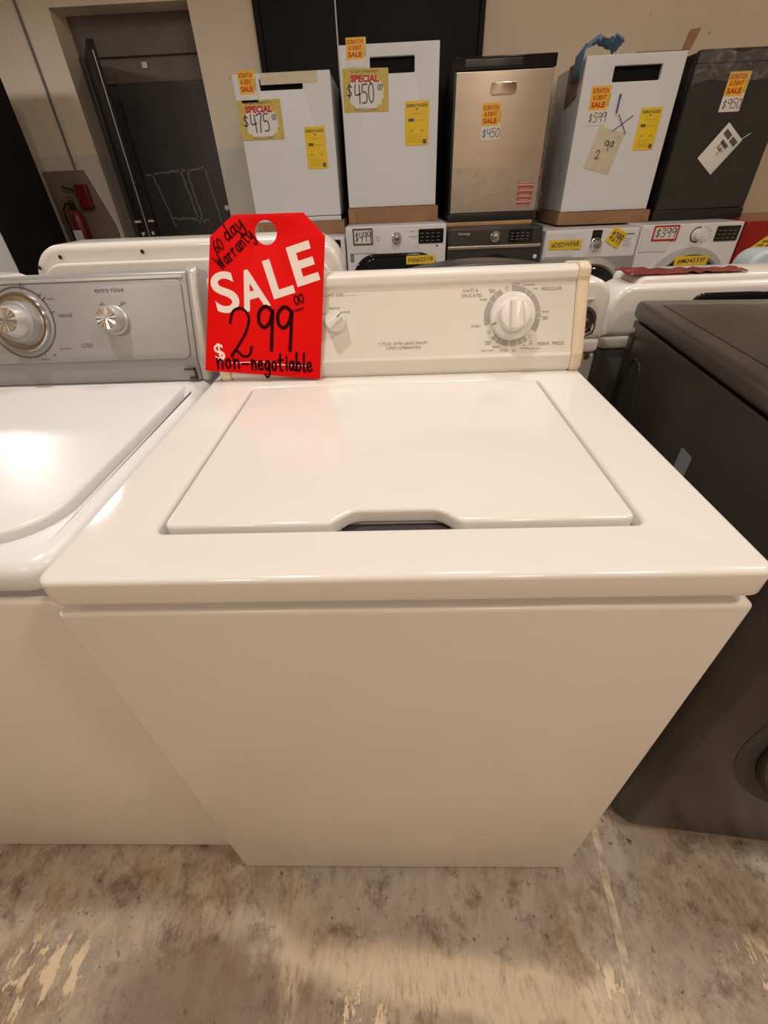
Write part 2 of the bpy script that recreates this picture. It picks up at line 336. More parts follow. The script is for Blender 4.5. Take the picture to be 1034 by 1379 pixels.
# ------------------------------------------------------------------ lettering
GLY = {
 '0': [[(.3,1),(.1,.78),(.05,.38),(.18,.02),(.38,.06),(.5,.45),(.45,.88),(.3,1)]],
 '1': [[(.1,.8),(.25,1),(.25,0)]],
 '2': [[(.06,.72),(.16,.95),(.38,1),(.52,.82),(.42,.52),(.2,.22),(.02,.0),(.15,.14),(.32,.02),(.48,.06),(.54,.22)]],
 '3': [[(.05,.9),(.3,1),(.45,.8),(.2,.55),(.48,.35),(.35,.04),(.02,.1)]],
 '4': [[(.1,1),(.05,.48),(.52,.5)],[(.45,.95),(.42,0)]],
 '5': [[(.52,1),(.15,.98),(.1,.6),(.35,.62),(.5,.38),(.38,.06),(.05,.06)]],
 '6': [[(.45,.98),(.18,.7),(.06,.3),(.2,.02),(.42,.08),(.48,.3),(.3,.46),(.08,.3)]],
 '7': [[(.05,.96),(.5,1),(.32,.5),(.22,0)]],
 '8': [[(.45,.85),(.25,1),(.1,.8),(.4,.35),(.3,.02),(.08,.2),(.4,.7),(.45,.85)]],
 '9': [[(.48,.9),(.28,1),(.08,.86),(.08,.62),(.25,.52),(.42,.66),(.5,.92),(.48,.5),(.45,0)]],
 '$': [[(.45,.75),(.25,.85),(.08,.68),(.25,.5),(.42,.32),(.25,.14),(.04,.24)],[(.28,1.0),(.22,0)]],
 'a': [[(.42,.44),(.22,.5),(.05,.26),(.16,.02),(.34,.12),(.43,.48)],[(.43,.48),(.42,.1),(.52,.02)]],
 'd': [[(.42,.44),(.22,.5),(.05,.26),(.16,.02),(.34,.12),(.43,.48)],[(.47,1),(.42,.1),(.52,.02)]],
 'y': [[(.05,.5),(.1,.14),(.28,.1),(.42,.5)],[(.42,.5),(.42,-.2),(.22,-.42),(.05,-.25)]],
 'W': [[(0,.95),(.14,0)],[(.14,0),(.3,.65)],[(.3,.65),(.44,0)],[(.44,0),(.62,1)]],
 'r': [[(.1,.5),(.1,0)],[(.1,.28),(.24,.48),(.4,.46)]],
 'n': [[(.06,.52),(.1,0)],[(.1,.28),(.28,.5),(.4,.36),(.43,0)]],
 't': [[(.2,.9),(.18,.12),(.36,.02)],[(.0,.56),(.42,.6)]],
 'o': [[(.25,.5),(.06,.28),(.2,.0),(.4,.14),(.38,.42),(.25,.5)]],
 '-': [[(.05,.26),(.45,.28)]],
 'e': [[(.08,.24),(.4,.3),(.28,.5),(.08,.36),(.1,.1),(.26,0),(.46,.1)]],
 'g': [[(.42,.44),(.22,.5),(.05,.26),(.16,.02),(.34,.12),(.43,.48)],[(.43,.48),(.42,-.2),(.22,-.42),(.04,-.26)]],
 'i': [[(.15,.5),(.15,.02)],[(.15,.70),(.17,.74)]],
 'b': [[(.1,1),(.08,.02)],[(.08,.26),(.28,.48),(.44,.25),(.3,.0),(.08,.06)]],
 'l': [[(.14,1),(.12,.08),(.25,.02)]],
 'X': [[(0,0),(1,.62)],[(.12,.9),(.78,-.1)]],
}
WID = {'W': .78, 'i': .34, 'l': .36, '1': .42, ' ': .35, 'X': 1.1}
class Print:
    """flat lettering on one surface: everything lies in the u, v plane, a hair in front of it"""
    def __init__(self): self.bm = bmesh.new()
    def _add(self, me, M=I4):
        me.transform(M); self.bm.from_mesh(me); bpy.data.meshes.remove(me); return self
    def text(self, s, u, v, h, w=None, rot=0, bold=0.0, z=0.0, res=2):
        cu = bpy.data.curves.new('t', 'FONT'); cu.body = s; cu.size = 1; cu.resolution_u = res; cu.offset = bold; cu.space_line = 0.8; cu.align_x = 'CENTER'
        t = bpy.data.objects.new('t', cu); me = bpy.data.meshes.new_from_object(t); bpy.data.objects.remove(t); bpy.data.curves.remove(cu)
        xs = [p.co.x for p in me.vertices]; ys = [p.co.y for p in me.vertices]
        if not xs: return self
        a, b, c, d = min(xs), max(xs), min(ys), max(ys)
        sy = h / (d - c); sx = sy if w is None else w / (b - a)
        M = Matrix.Translation((u, v, z)) @ Matrix.Rotation(R(rot), 4, 'Z') @ Matrix.Diagonal((sx, sy, 1, 1)) @ Matrix.Translation((-(a + b) / 2, -(c + d) / 2, 0))
        return self._add(me, M)
    def ribbon(self, pts, wd, z=0.0):
        P = [Vector(p) for p in pts]; L_ = []; n = len(P)
        for i in range(n):
            d = (P[min(i + 1, n - 1)] - P[max(i - 1, 0)])
            if d.length < 1e-9: d = Vector((1, 0))
            d.normalize(); nrm = Vector((-d.y, d.x)) * wd / 2
            e = d * wd / 2 * (-1 if i == 0 else 1 if i == n - 1 else 0)
            L_.append((self.bm.verts.new((P[i].x + nrm.x + e.x, P[i].y + nrm.y + e.y, z)), self.bm.verts.new((P[i].x - nrm.x + e.x, P[i].y - nrm.y + e.y, z))))
        for a, b in zip(L_, L_[1:]): self.bm.faces.new((a[0], a[1], b[1], b[0]))
        return self
    def hand(self, s, u, v, h, wd, rot=0, sx=1.0, slant=0.0, z=0.0, jit=0.03):
        """handwriting: baseline starts at u, v"""
        M = Matrix.Rotation(R(rot), 2); x = 0
        for ch in s:
            dy = random.uniform(-jit, jit)
            for st in GLY.get(ch, []):
                P = [Vector(q) for q in st]; out = []
                if len(P) == 2: out = P
                else:
                    for i in range(len(P) - 1):
                        p0, p1, p2, p3 = P[max(i - 1, 0)], P[i], P[i + 1], P[min(i + 2, len(P) - 1)]
                        for k in range(5):
                            t = k / 5
                            out.append(0.5 * ((2 * p1) + (p2 - p0) * t + (2 * p0 - 5 * p1 + 4 * p2 - p3) * t * t + (3 * p1 - p0 - 3 * p2 + p3) * t ** 3))
                    out.append(P[-1])
                q = [M @ Vector(((x + p.x * sx + p.y * slant) * h, (p.y + dy) * h)) + Vector((u, v)) for p in out]
                self.ribbon(q, wd, z)
            x += WID.get(ch, .6) * sx
        return self
    def poly(self, pts, z=0.0):
        self.bm.faces.new([self.bm.verts.new((p[0], p[1], z)) for p in pts]); return self
    def rect(self, u0, v0, u1, v1, z=0.0): return self.poly([(u0, v0), (u1, v0), (u1, v1), (u0, v1)], z)
    def arc(self, cu, cv, r0, r1, a0, a1, z=0.0):
        n = max(2, int(abs(a1 - a0) / 5)); V = []
        for i in range(n + 1):
            a = R(a0 + (a1 - a0) * i / n)
            V.append((self.bm.verts.new((cu + r0 * math.cos(a), cv + r0 * math.sin(a), z)), self.bm.verts.new((cu + r1 * math.cos(a), cv + r1 * math.sin(a), z))))
        for a, b in zip(V, V[1:]): self.bm.faces.new((a[0], a[1], b[1], b[0]))
        return self
    def build(self, name, m, parent, M=I4, label=None):
        for f in self.bm.faces:
            f.normal_update()
            if f.normal.z < 0: f.normal_flip()
        me = bpy.data.meshes.new(name); self.bm.to_mesh(me); self.bm.free(); me.transform(M)
        return obj(name, me, m, parent, label)

# ------------------------------------------------------------------ the room
WY = 4.1
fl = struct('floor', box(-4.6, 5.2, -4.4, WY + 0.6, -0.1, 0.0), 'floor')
jd = Vector((0.409 - 0.437, -0.216 - 0.068)).normalized(); jn = Vector((-jd.y, jd.x))
def jpt(s, w): return (0.437 + jd.x * s + jn.x * w, 0.068 + jd.y * s + jn.y * w)
_l = [jpt(s, -0.008 - 0.003 * mnoise.noise((s * 40, 0, 0))) for s in [i * 0.02 - 0.5 for i in range(150)]] + \
     [jpt(s, 0.008 + 0.005 * mnoise.noise((s * 55, 3, 0))) for s in [i * 0.02 - 0.5 for i in reversed(range(150))]]
obj('control_joint', slab(_l, 0.0, 0.0015), 'concrete_joint', fl, 'pale crumbling joint line in the concrete')
w = struct('wall_back', slab([(-4.5, 0), (-2.30, 0), (-2.30, 2.23), (-1.345, 2.23), (-1.345, 0), (5.1, 0), (5.1, 3.7), (-4.5, 3.7)], -0.32, 0.0, M=frame((0, WY, 0))), 'plaster')
struct('wall_left', box(-4.6, -4.5, -4.4, WY, 0, 3.7), 'plaster'); struct('wall_right', box(5.1, 5.2, -4.4, WY, 0, 3.7), 'plaster')
struct('wall_front', box(-4.5, 5.1, -4.4, -4.3, 0, 3.7), 'plaster'); struct('ceiling', box(-4.6, 5.2, -4.4, WY + 0.6, 3.7, 3.8), 'ceiling_paint')
obj('conduit', tube([(-2.508, WY - 0.014, 3.6), (-2.508, WY - 0.014, 1.38)], 0.008), 'back_dark', w, 'thin conduit running down the plaster')
# dark doorway at the left
d1 = bpy.data.objects.new('door_1', None); COL.objects.link(d1); d1.location = (-1.82, WY + 0.2, 0); d1['kind'] = 'structure'
d1['label'] = 'dark grey metal double door in a deep recess'
obj('door_head', box(-0.475, 0.47, 0.0, 0.08, 2.02, 2.23, 0.004), 'door_frame', d1)
obj('transom_panel', box(-0.42, 0.47, 0.03, 0.07, 1.88, 2.02, 0.003), 'door_frame', d1)
obj('jamb', box(-0.475, -0.40, -0.02, 0.08, 0, 2.02, 0.004), 'door_grey', d1)
obj('jamb', box(0.44, 0.475, 0.0, 0.08, 0, 2.02, 0.004), 'door_grey', d1)
lf = obj('closed_leaf', join(box(-0.28, 0.44, 0.035, 0.075, 0.02, 1.90, 0.003), box(-0.40, -0.28, 0.05, 0.08, 0.02, 1.9)), 'door_grey', d1)
pr = Print()
for a, b in (((-0.24, 1.33), (0.28, 1.36)), ((-0.19, 1.33), (-0.11, 0.96)), ((0.05, 1.36), (0.12, 0.98)), ((0.11, 1.34), (0.15, 0.98)), ((0.27, 1.36), (0.31, 0.98)), ((-0.12, 1.02), (0.20, 1.0))):
    P0, P1 = Vector(a), Vector(b)
    pr.ribbon([P0.lerp(P1, k / 14) + Vector((random.uniform(-.006, .006), random.uniform(-.006, .006))) for k in range(15)], 0.014)
pr.build('scuff_marks', 'scuff', lf, frame((0, 0.0345, 0)), 'pale scraped outline of removed fittings')
obj('door_knob', lathe([(0, 0), (.022, 0), (.022, .012), (.014, .02), (.026, .04), (.022, .06), (0, .064)], 20, frame((0.40, 0.035, 1.08))), 'chrome', lf)
obj('latch_tag', box(-0.03, 0.01, 0.015, 0.03, 1.955, 1.99, 0.003), 'paper', d1)
# open leaf, swung out towards the room
ol = obj('open_leaf', box(0, 0.62, -0.022, 0.022, 0.02, 2.0, 0.003, M=Matrix.Translation((-0.39, -0.06, 0)) @ Matrix.Rotation(R(-59.5), 4, 'Z')), 'black_paint', d1)
Mo = Matrix.Translation((-0.39, -0.06, 0)) @ Matrix.Rotation(R(-59.5), 4, 'Z')
for s in (-1, 1):
    obj('lever_handle', join(tube([(0.55, 0.02 * s, 1.03), (0.55, 0.06 * s, 1.03)], 0.010), tube([(0.555, 0.06 * s, 1.03), (0.46, 0.062 * s, 1.025)], 0.009), tube([(0.55, 0.02 * s, 0.95), (0.55, 0.045 * s, 0.95)], 0.016)), 'chrome', ol).data.transform(Mo)
obj('edge_strip', box(0.6205, 0.623, -0.003, 0.003, 0.1, 1.95, M=Mo), 'lamp_metal', ol)
# black double door behind the dishwashers
d2 = bpy.data.objects.new('door_2', None); COL.objects.link(d2); d2.location = (0, WY, 0); d2['kind'] = 'structure'; d2['label'] = 'tall black double door in the back wall'
obj('frame', slab([(-.90, 0), (-.86, 0), (-.86, 2.66), (.625, 2.66), (.625, 0), (.66, 0), (.66, 2.70), (-.90, 2.70)], 0, 0.045, 0.004, M=frame((0, 0, 0))), 'black_paint', d2)
obj('leaf', box(-.858, -.348, -0.035, -0.001, 0.02, 2.655, 0.004), 'black_paint', d2)
obj('leaf', box(-.336, .622, -0.035, -0.001, 0.02, 2.655, 0.004), 'black_paint', d2)
obj('astragal', box(-.350, -.338, -0.046, -0.030, 0.02, 2.655, 0.002), 'lamp_metal', d2, 'thin bright meeting strip')
# flat brown panel with a slanted edge, and the extinguisher
tag(obj('brown_panel', slab([(-2.78, 0.75), (-2.335, 0.75), (-2.335, 0.99), (-2.45, 1.37), (-2.78, 1.37)], 0.001, 0.02, 0.002, M=frame((0, WY, 0))), 'panel_brown'), 'flat brown panel low on the wall behind the fire extinguisher', 'board')
fe = thing('fire_extinguisher', 'red fire extinguisher hanging in front of the brown panel left of the doorway', 'extinguisher', (-2.60, WY - 0.09, 0.72))
obj('cylinder', lathe([(0, 0), (.05, 0), (.06, .015), (.06, .33), (.045, .38), (.02, .40), (0, .40)], 28), 'red_paint', fe)
obj('paper_label', slab(rrect(-.035, .10, .035, .26, .004), 0, 0.002, M=frame((0, -0.062, 0))), 'paper', fe, 'white instruction label')
vh = obj('valve_head', box(-.018, .018, -.02, .02, .40, .45, .005), 'black_plastic', fe)
obj('lever', join(box(-.012, .012, -.10, .02, .455, .463, .002), box(-.012, .012, -.09, .02, .475, .483, .002)), 'chrome', vh)
obj('hose', tube([(-.02, 0, .43), (-.05, 0, .44), (-.085, 0, .40), (-.092, 0, .3), (-.085, 0, .18), (-.08, 0, .12)], 0.009), 'black_plastic', fe)
sg = thing('wall_box', 'small dark red box on the wall above the fire extinguisher', 'alarm box', (-2.50, WY - 0.02, 1.12))
obj('case', box(-.05, .05, -.05, 0, 0, .16, .008), 'red_paint', sg); obj('lever', tube([(-.05, -.03, .12), (-.14, -.05, .15)], .007), 'black_plastic', sg)

def pendant(i, x, y, z, power, colr, size, label):
    t = thing('pendant_lamp', label, 'lamp', (x, y, z), group='pendant lamps of the shop ceiling')
    obj('lamp_shade', lathe([(0.03, .24), (.06, .20), (.20, .06), (.24, 0.0), (.235, 0.0), (.19, .058), (.05, .19), (.03, .23)], 32), 'lamp_metal', t)
    obj('bulb', lathe([(0, .06), (.05, .07), (.07, .11), (.05, .16), (.02, .2), (0, .2)], 20), 'lamp_glow', t)
    obj('rod', tube([(0, 0, .23), (0, 0, 3.7 - z)], .012), 'lamp_metal', t)
    li = bpy.data.lights.new('lamp_light', 'AREA'); li.shape = 'DISK'; li.size = size; li.energy = power; li.color = colr
    lo = bpy.data.objects.new('lamp_light', li); COL.objects.link(lo); lo.parent = t; lo.location = (0, 0, -0.01)
for i, L_ in enumerate(LAMPS): pendant(i, *L_)

# ------------------------------------------------------------------ the white washer in the middle
mw = thing('top_load_washer', 'white top-load washer with cream console ends, carrying the red sale tag', 'washing machine')
obj('cabinet', box(-.346, .346, -.002, .65, .018, .8600, .006), 'enamel_cabinet', mw)
for sx in (-.28, .28):
    for sy in (.06, .6): obj('foot', lathe([(0, 0), (.02, 0), (.02, .008), (.008, .01), (.008, .018), (0, .018)], 16, Matrix.Translation((sx, sy, 0))), 'black_plastic', mw)
obj('seam_strip', box(-.330, .330, .014, .64, .854, .876), 'back_dark', mw)
DZ = .906
deck = slab([rrect(-.346, -.003, .346, .655, .014), rrect(-.2585, .0695, .259, .484, .012)], .8715, DZ, .006, 4)
deck = join(deck, box(-.27, .27, .058, .495, .871, .886))
obj('top_deck', deck, 'enamel', mw)
lo_ = fillet([(-.2517, .0755), (-.070, .0755), (-.047, .0975), (.047, .0975), (.070, .0755), (.2522, .0755), (.2522, .476), (-.2517, .476)], [.010, .014, .022, .022, .014, .010, .008, .008], 6)
obj('lid', slab(lo_, .8905, .9095, .0045, 4), 'enamel', mw)
obj('finger_recess', box(-.06, .06, .071, .10, .8862, .8875), 'gap_dark', mw)
prof = fillet([(.526, .906), (.521, .914), (.5225, .935), (.5262, .9400), (.5698, 1.0487), (.5660, 1.0545), (.5685, 1.0680), (.583, 1.0735), (.65, 1.066), (.66, 1.05), (.66, .906)], [0, .006, .004, .003, .002, .004, .009, .01, .008, .008, 0], 4)
cs = obj('console', slab(prof, -.3065, .324, .0006, 1, M=xframe()), 'console_plastic', mw)
prof2 = fillet([(.523, .906), (.517, .914), (.519, .938), (.5640, 1.050), (.5630, 1.056), (.5655, 1.0715), (.583, 1.077), (.652, 1.069), (.664, 1.052), (.664, .906)], [0, .006, .01, .01, .004, .010, .01, .008, .008, 0], 4)
for a, b in ((-.3275, -.307), (.3245, .3455)):
    obj('end_cap', slab(prof2, a, b, .005, 3, M=xframe()), 'aged_plastic', mw, 'yellowed cream plastic end cap')
obj('shadow_gap', box(-.33, .33, .527, .66, .9055, .9075), 'gap_dark', mw)
TF = math.degrees(math.atan(.0375 / .0935)); FM = frame((0, .529, .947), TF)
# the big cycle dial
dc = (.215, .055)
dl = obj('dial', lathe([(.0405, 0), (.0405, .004), (.038, .009), (.030, .011), (.027, .011), (0, .011)], 56, FM @ Matrix.Translation((dc[0], dc[1], .0005))), 'knob_white', mw)
kb = obj('knob', lathe([(.0265, .010), (.0265, .022), (.0245, .026), (0, .027)], 48, FM @ Matrix.Translation((dc[0], dc[1], 0))), 'knob_white', dl)
obj('grip', slab(fillet([(-.010, -.024), (.004, -.0255), (.013, -.021), (.0125, .021), (.0, .0255), (-.009, .024)], .004), .026, .033, .003, 3, M=FM @ Matrix.Translation((dc[0], dc[1], 0)) @ Matrix.Rotation(R(4), 4, 'Z')), 'knob_white', dl)
Print().ribbon([(dc[0] - .0375, dc[1] - .014), (dc[0] - .031, dc[1] - .0115)], .0018).build('pointer_mark', 'print_dark', dl, FM @ Matrix.Translation((0, 0, .0118)))
ring = Print()
for a0, a1 in ((148, 196), (133, 146), (116, 131), (62, 93), (49, 60), (8, 47), (-4, 6), (-32, -6), (-136, -127), (-125, -115), (-113, -95), (-93, -78), (-76, -65), (-63, -54)):
    ring.arc(dc[0], dc[1], .0415, .0505, a0, a1)
ring.build('dial_scale', 'ring_grey', cs, FM @ Matrix.Translation((0, 0, .0004)), 'broken grey ring of cycle marks')
pr = Print()
FP = FM @ Matrix.Translation((0, 0, .0004))
Print().text('KNITS &', .140, .0995, .0052).text('DELICATES', .142, .0915, .0052).build('delicates_lettering', 'print_grey', cs, FP)
Print().text('REGULAR', .282, .0985, .0058).build('regular_lettering', 'print_grey', cs, FP); Print().text('PERM. PRESS', .287, .0075, .0062).build('perm_press_lettering', 'print_grey', cs, FP)
Print().text('START', .1505, .0405, .0042).build('start_lettering', 'print_grey', cs, FP)
Print().text('RINSE', .163, .084, .0034).text('FINAL\nSPIN', .178, .0975, .007).build('rinse_spin_lettering', 'print_grey', cs, FP)
Print().text('15 soil', .219, .1085, .0036).text('10 normal', .241, .1065, .0036).text('5 light', .2535, .099, .0036).build('wash_time_lettering', 'print_grey', cs, FP)
Print().text('RINSE', .2735, .061, .0034).text('FINAL\nSPIN', .2735, .0505, .0068).build('spin_lettering', 'print_grey', cs, FP)
pr.text('15\nsoil', .250, .0105, .008).text('10\nnormal', .238, .0035, .008).text('5\nlight', .221, -.001, .008).text('COOL\nDOWN', .203, -.001, .007).text('RINSE', .1885, .0045, .0036).text('FINAL\nSPIN', .174, .0115, .0075)
pr.text('SMALL LOADS', .172, -.0015, .0026).text('HEAVY LOADS', .257, -.0005, .0026)
pr.build('cycle_lettering', 'print_grey', cs, FP, 'grey printed cycle names')
for a in (104, -46, -148): Print().arc(dc[0] + .0475 * math.cos(R(a)), dc[1] + .0475 * math.sin(R(a)), .0023, .0030, 0, 360).build('off_mark', 'print_grey', cs, FP)
pr = Print()
pr.text('7 CYCLES - EXTRA LARGE CAPACITY', .019, .0155, .0052, .091).text('2 SPEED COMBINATIONS', .019, .0080, .0052, .064)
pr.build('capacity_lettering', 'print_grey', cs, FP); pr = Print()
pr.text('LOAD SIZE', -.1045, .1005, .0052).text('MEDIUM', -.1045, .0785, .0038).text('LARGE', -.0835, .0715, .0036).text('MINI', -.127, .0705, .0036)
pr.rect(-.088, .0985, -.062, .0989)
pr.build('load_size_lettering', 'print_grey', cs, FP)
kc = FM @ Matrix.Translation((-.103, .055, 0))
ls = obj('load_size_knob', lathe([(.0180, 0), (.0180, .010), (.0165, .014), (0, .0145)], 40, kc), 'knob_white', mw)
obj('grip', slab(fillet([(-.016, -.006), (.016, -.005), (.016, .005), (-.016, .006)], .003), .013, .022, .0025, 3, M=kc @ Matrix.Rotation(R(38), 4, 'Z')), 'knob_white', ls)
Print().ribbon([(.006, .006), (.014, .013)], .0016).build('pointer_mark', 'print_dark', ls, kc @ Matrix.Translation((0, 0, .0228)))

# ------------------------------------------------------------------ red sale tag
SM = frame((-.235, .509, .907), 19.0)
st = thing('sale_tag', 'red card price tag reading SALE 299 leaning on the white washer console', 'price tag', M=SM)
ox = .235
def S(u, v): return (u + ox, v)
out_ = fillet([S(-.351, .0235), S(-.137, .002), S(-.111, .234), S(-.145, .2695), S(-.264, .2705), S(-.3085, .240)], .002, 3)
obj('card', slab([out_, circle(-.2115 + ox, .2425, .0185, 36)], 0, .0012, .0004, 1), 'tag_red', st)
pr = Print()
pr.text('S', -.2945 + ox, .1530, .066, .043, 8, .018, res=8).text('A', -.2465 + ox, .1560, .064, .050, 12, .028).text('L', -.1965 + ox, .1740, .062, .040, 14, .03).text('E', -.1520 + ox, .1930, .063, .042, 14, .03)
pr.build('sale_word', 'tag_white', st, Matrix.Translation((0, 0, .0017)), 'white printed word SALE')
Print().text('$', -.3190 + ox, .0530, .034, .018, 5, .012, res=6).build('dollar_sign', 'tag_white', st, Matrix.Translation((0, 0, .0017)), 'white printed dollar sign')
pr = Print()
pr.rect(-.303 + ox, .0345, -.226 + ox, .0360).poly([S(-.226, .0300), S(-.150, .0245), S(-.150, .0258), S(-.226, .0315)])
pr.build('price_line', 'tag_white', st, Matrix.Translation((0, 0, .0017)), 'white printed price line')
pr = Print()
pr.hand('2', -.300 + ox, .0480, .082, .0044, -3, .92).hand('99', -.2485 + ox, .0585, .0720, .0060, -3, .80, .05)
pr.hand('00', -.1715 + ox, .1290, .014, .0022, 14, 1.1).ribbon([S(-.172, .1195), S(-.158, .1235)], .0022)
pr.hand('non', -.328 + ox, .0270, .032, .0036, -4, .80).hand('-', -.281 + ox, .0245, .030, .0034, -4, .9).hand('negotiable', -.264 + ox, .0235, .031, .0038, -4, .68)
pr.build('handwriting', 'ink', st, Matrix.Translation((0, 0, .0021)), 'black marker price and non-negotiable note')
pr = Print()
pr.hand('60', -.3000 + ox, .2140, .017, .0024, 30, .9).hand('day', -.2790 + ox, .2310, .024, .0028, 33, .95).hand('Warranty', -.2945 + ox, .1890, .023, .0027, 37, .70)
pr.build('warranty_note', 'ink_faded', st, Matrix.Translation((0, 0, .0019)), 'faded handwritten 60 day warranty note')

# ------------------------------------------------------------------ left washer with the silver console
LX, LY = -.716, .036
lw = thing('top_load_washer', 'white top-load washer with a silver console and two knobs', 'washing machine', (LX, LY, 0))
obj('cabinet', box(-.342, .342, .000, .64, .016, .835, .006), 'enamel_cabinet', lw)
for sx in (-.28, .28):
    for sy in (.06, .6): obj('foot', lathe([(0, 0), (.02, 0), (.02, .008), (.008, .01), (.008, .018), (0, .018)], 16, Matrix.Translation((sx, sy, 0))), 'black_plastic', lw)
obj('seam_strip', box(-.332, .332, .010, .63, .834, .846), 'recess_grey', lw)
deck = slab([rrect(-.344, .001, .344, .648, .035), rrect(-.306, .050, .306, .532, .07, 10)], .842, .886, .020, 5)
obj('top_deck', join(deck, box(-.315, .315, .04, .54, .844, .862)), 'enamel_cool', lw)
lid = fillet([(-.302, .055), (-.16, .055), (-.13, .085), (.13, .085), (.16, .055), (.302, .055), (.302, .527), (-.302, .527)], [.075, .02, .03, .03, .02, .075, .02, .02], 8)
obj('lid', slab(lid, .868, .8905, .006, 4), 'enamel_cool', lw)
obj('finger_recess', box(-.14, .14, .052, .09, .862, .865), 'gap_dark', lw)
cp = fillet([(.552, .886), (.545, .890), (.551, .935), (.606, 1.075), (.614, 1.079), (.66, 1.07), (.665, .886)], [0, .004, .02, .008, .006, .01, 0], 4)
c2 = obj('console', slab(cp, -.343, .325, .004, 2, M=xframe()), 'silver_panel', lw)
cpe = fillet([(.549, .886), (.541, .890), (.547, .935), (.602, 1.078), (.614, 1.084), (.662, 1.074), (.668, .886)], [0, .004, .02, .016, .008, .01, 0], 4)
obj('end_cap', slab(cpe, .3255, .3475, .008, 4, M=xframe()), 'silver_trim', lw, 'rounded silver end cap')
TL = math.degrees(math.atan((.606 - .551) / (1.075 - .935))); LM = frame((0, .551, .935), TL)
obj('raised_panel', slab(rrect(-.330, -.004, .314, .138, .012), 0, .004, .0018, 2, M=LM), 'silver_panel', lw)
obj('top_strip', slab(rrect(-.335, .1405, .318, .1465, .002), -.001, .003, .001, 2, M=LM), 'silver_trim', lw)
obj('corner_clip', join(box(.296, .318, .540, .5445, .911, .914), box(.315, .318, .540, .5445, .893, .914), box(.303, .318, .540, .5445, .893, .896)), 'gap_dark', lw)
PM = LM @ Matrix.Translation((0, 0, .0042))
dM = PM @ Matrix.Translation((-.010, .071, 0))
bz = obj('cycle_dial', lathe([(.056, 0), (.056, .003), (.053, .008), (.047, .009), (.041, .006), (.038, .006), (0, .006)], 56, dM), 'chrome', lw)
obj('knob_skirt', lathe([(.039, .005), (.036, .018), (.033, .02), (0, .02)], 48, dM), 'silver_panel', bz)
obj('knob', lathe([(.030, .018), (.024, .036), (.022, .038), (0, .038)], 48, dM), 'silver_trim', bz)
obj('knob_face', spokes(.0215, .0384, 14, dM), 'brushed_cap', bz, 'bright spun metal knob face')
pr = Print().arc(-.010, .071, .0625, .0655, -60, 40).arc(-.010, .071, .0625, .0655, 42, 128).arc(-.010, .071, .0625, .0655, 132, 210).arc(-.010, .071, .0625, .0655, 212, 296)
for a in (38, 118, -62, 15, 80): pr.ribbon([(-.010 + .063 * math.cos(R(a)), .071 + .063 * math.sin(R(a))), (-.010 + .071 * math.cos(R(a)), .071 + .071 * math.sin(R(a)))], .002)
pr.text('casual', .078, .083, .0082).text('regular', .056, .112, .0045).text('off', .036, .120, .0045).text('extra\nrinse', .006, .134, .0075)
pr.text('permanent', .066, .021, .0042).text('delicate', .022, .003, .0042).text('off', .040, .010, .005).text('on balance\nload signal', .110, .026, .0095)
pr.build('dial_lettering', 'print_dark', c2, PM @ Matrix.Translation((0, 0, .0004)), 'small black cycle names')
pr = Print().text('extra rinse', .174, .124, .0085).text('off', .154, .100, .0052).text('on', .197, .100, .0052)
for a, b in ((.164, .094), (.187, .094)): pr.ribbon([(a, b), (a + (.008 if a > .17 else -.006), b + .004)], .0012)
pr.build('rinse_lettering', 'print_dark', c2, PM @ Matrix.Translation((0, 0, .0004)))
kM = PM @ Matrix.Translation((.176, .070, 0))
k2 = obj('extra_rinse_knob', lathe([(.027, 0), (.0265, .004), (.024, .006), (.0215, .026), (.0195, .028), (0, .028)], 44, kM), 'silver_trim', lw)
obj('knob_face', spokes(.0190, .0284, 14, kM), 'brushed_cap', k2, 'bright spun metal knob face')

# ------------------------------------------------------------------ dark dryer on the right
dr = thing('front_load_dryer', 'dark slate front-load dryer turned slightly beside the white washer', 'dryer', (.478, .080, 0), -6.5)
dw, dd = .69, .72
bodyo = fillet([(0, .03), (.03, 0), (dw - .03, 0), (dw, .03), (dw, dd), (0, dd)], [.03, .03, .03, .03, .01, .01], 6)
obj('body', slab(bodyo, .025, .925, .003, 2), 'dryer_slate', dr)
for sx in (.06, dw - .06):
    for sy in (.07, dd - .06): obj('foot', lathe([(0, 0), (.022, 0), (.022, .01), (.01, .012), (.01, .026), (0, .026)], 16, Matrix.Translation((sx, sy, 0))), 'black_plastic', dr)
obj('top_panel', slab(fillet([(-.006, .01), (dw + .006, .01), (dw + .006, dd + .004), (-.006, dd + .004)], .02), .929, .966, .012, 4), 'dryer_top', dr)
obj('top_inset', slab(rrect(.03, .05, dw - .03, dd - .04, .02), .966, .9675, .0007, 1), 'dryer_top', dr)
Mside = Matrix(((0, 0, -1, 0), (-1, 0, 0, dd), (0, 1, 0, 0), (0, 0, 0, 1)))   # u = from the back edge forward, v = up, w = out of the left side
obj('side_emboss', slab([fillet([(.05, .30), (.16, .30), (.16, .72), (.12, .86), (.05, .86)], [.03, .03, .03, .04, .03], 6), fillet([(.054, .304), (.156, .304), (.156, .718), (.117, .856), (.054, .856)], [.03, .03, .03, .04, .03], 6)], -.001, .0025, .001, 2, M=Mside), 'dryer_slate', dr, 'pressed outline in the side panel')
obj('back_corner_plate', slab(rrect(.004, .05, .035, .90, .01), -.001, .002, .001, 2, M=Mside), 'dryer_slate', dr)
obj('screw', lathe([(0, .003), (.006, .003), (.008, 0)], 16, Mside @ Matrix.Translation((.02, .905, 0))), 'chrome', dr)
tag_side = obj('side_sticker', slab(fillet([(.385, .745), (.425, .745), (.425, .80), (.385, .80)], .003), 0, .0008, M=Mside), 'grey_sticker', dr, 'small grey-blue sticker')
DM = frame((.345, 0, .43))
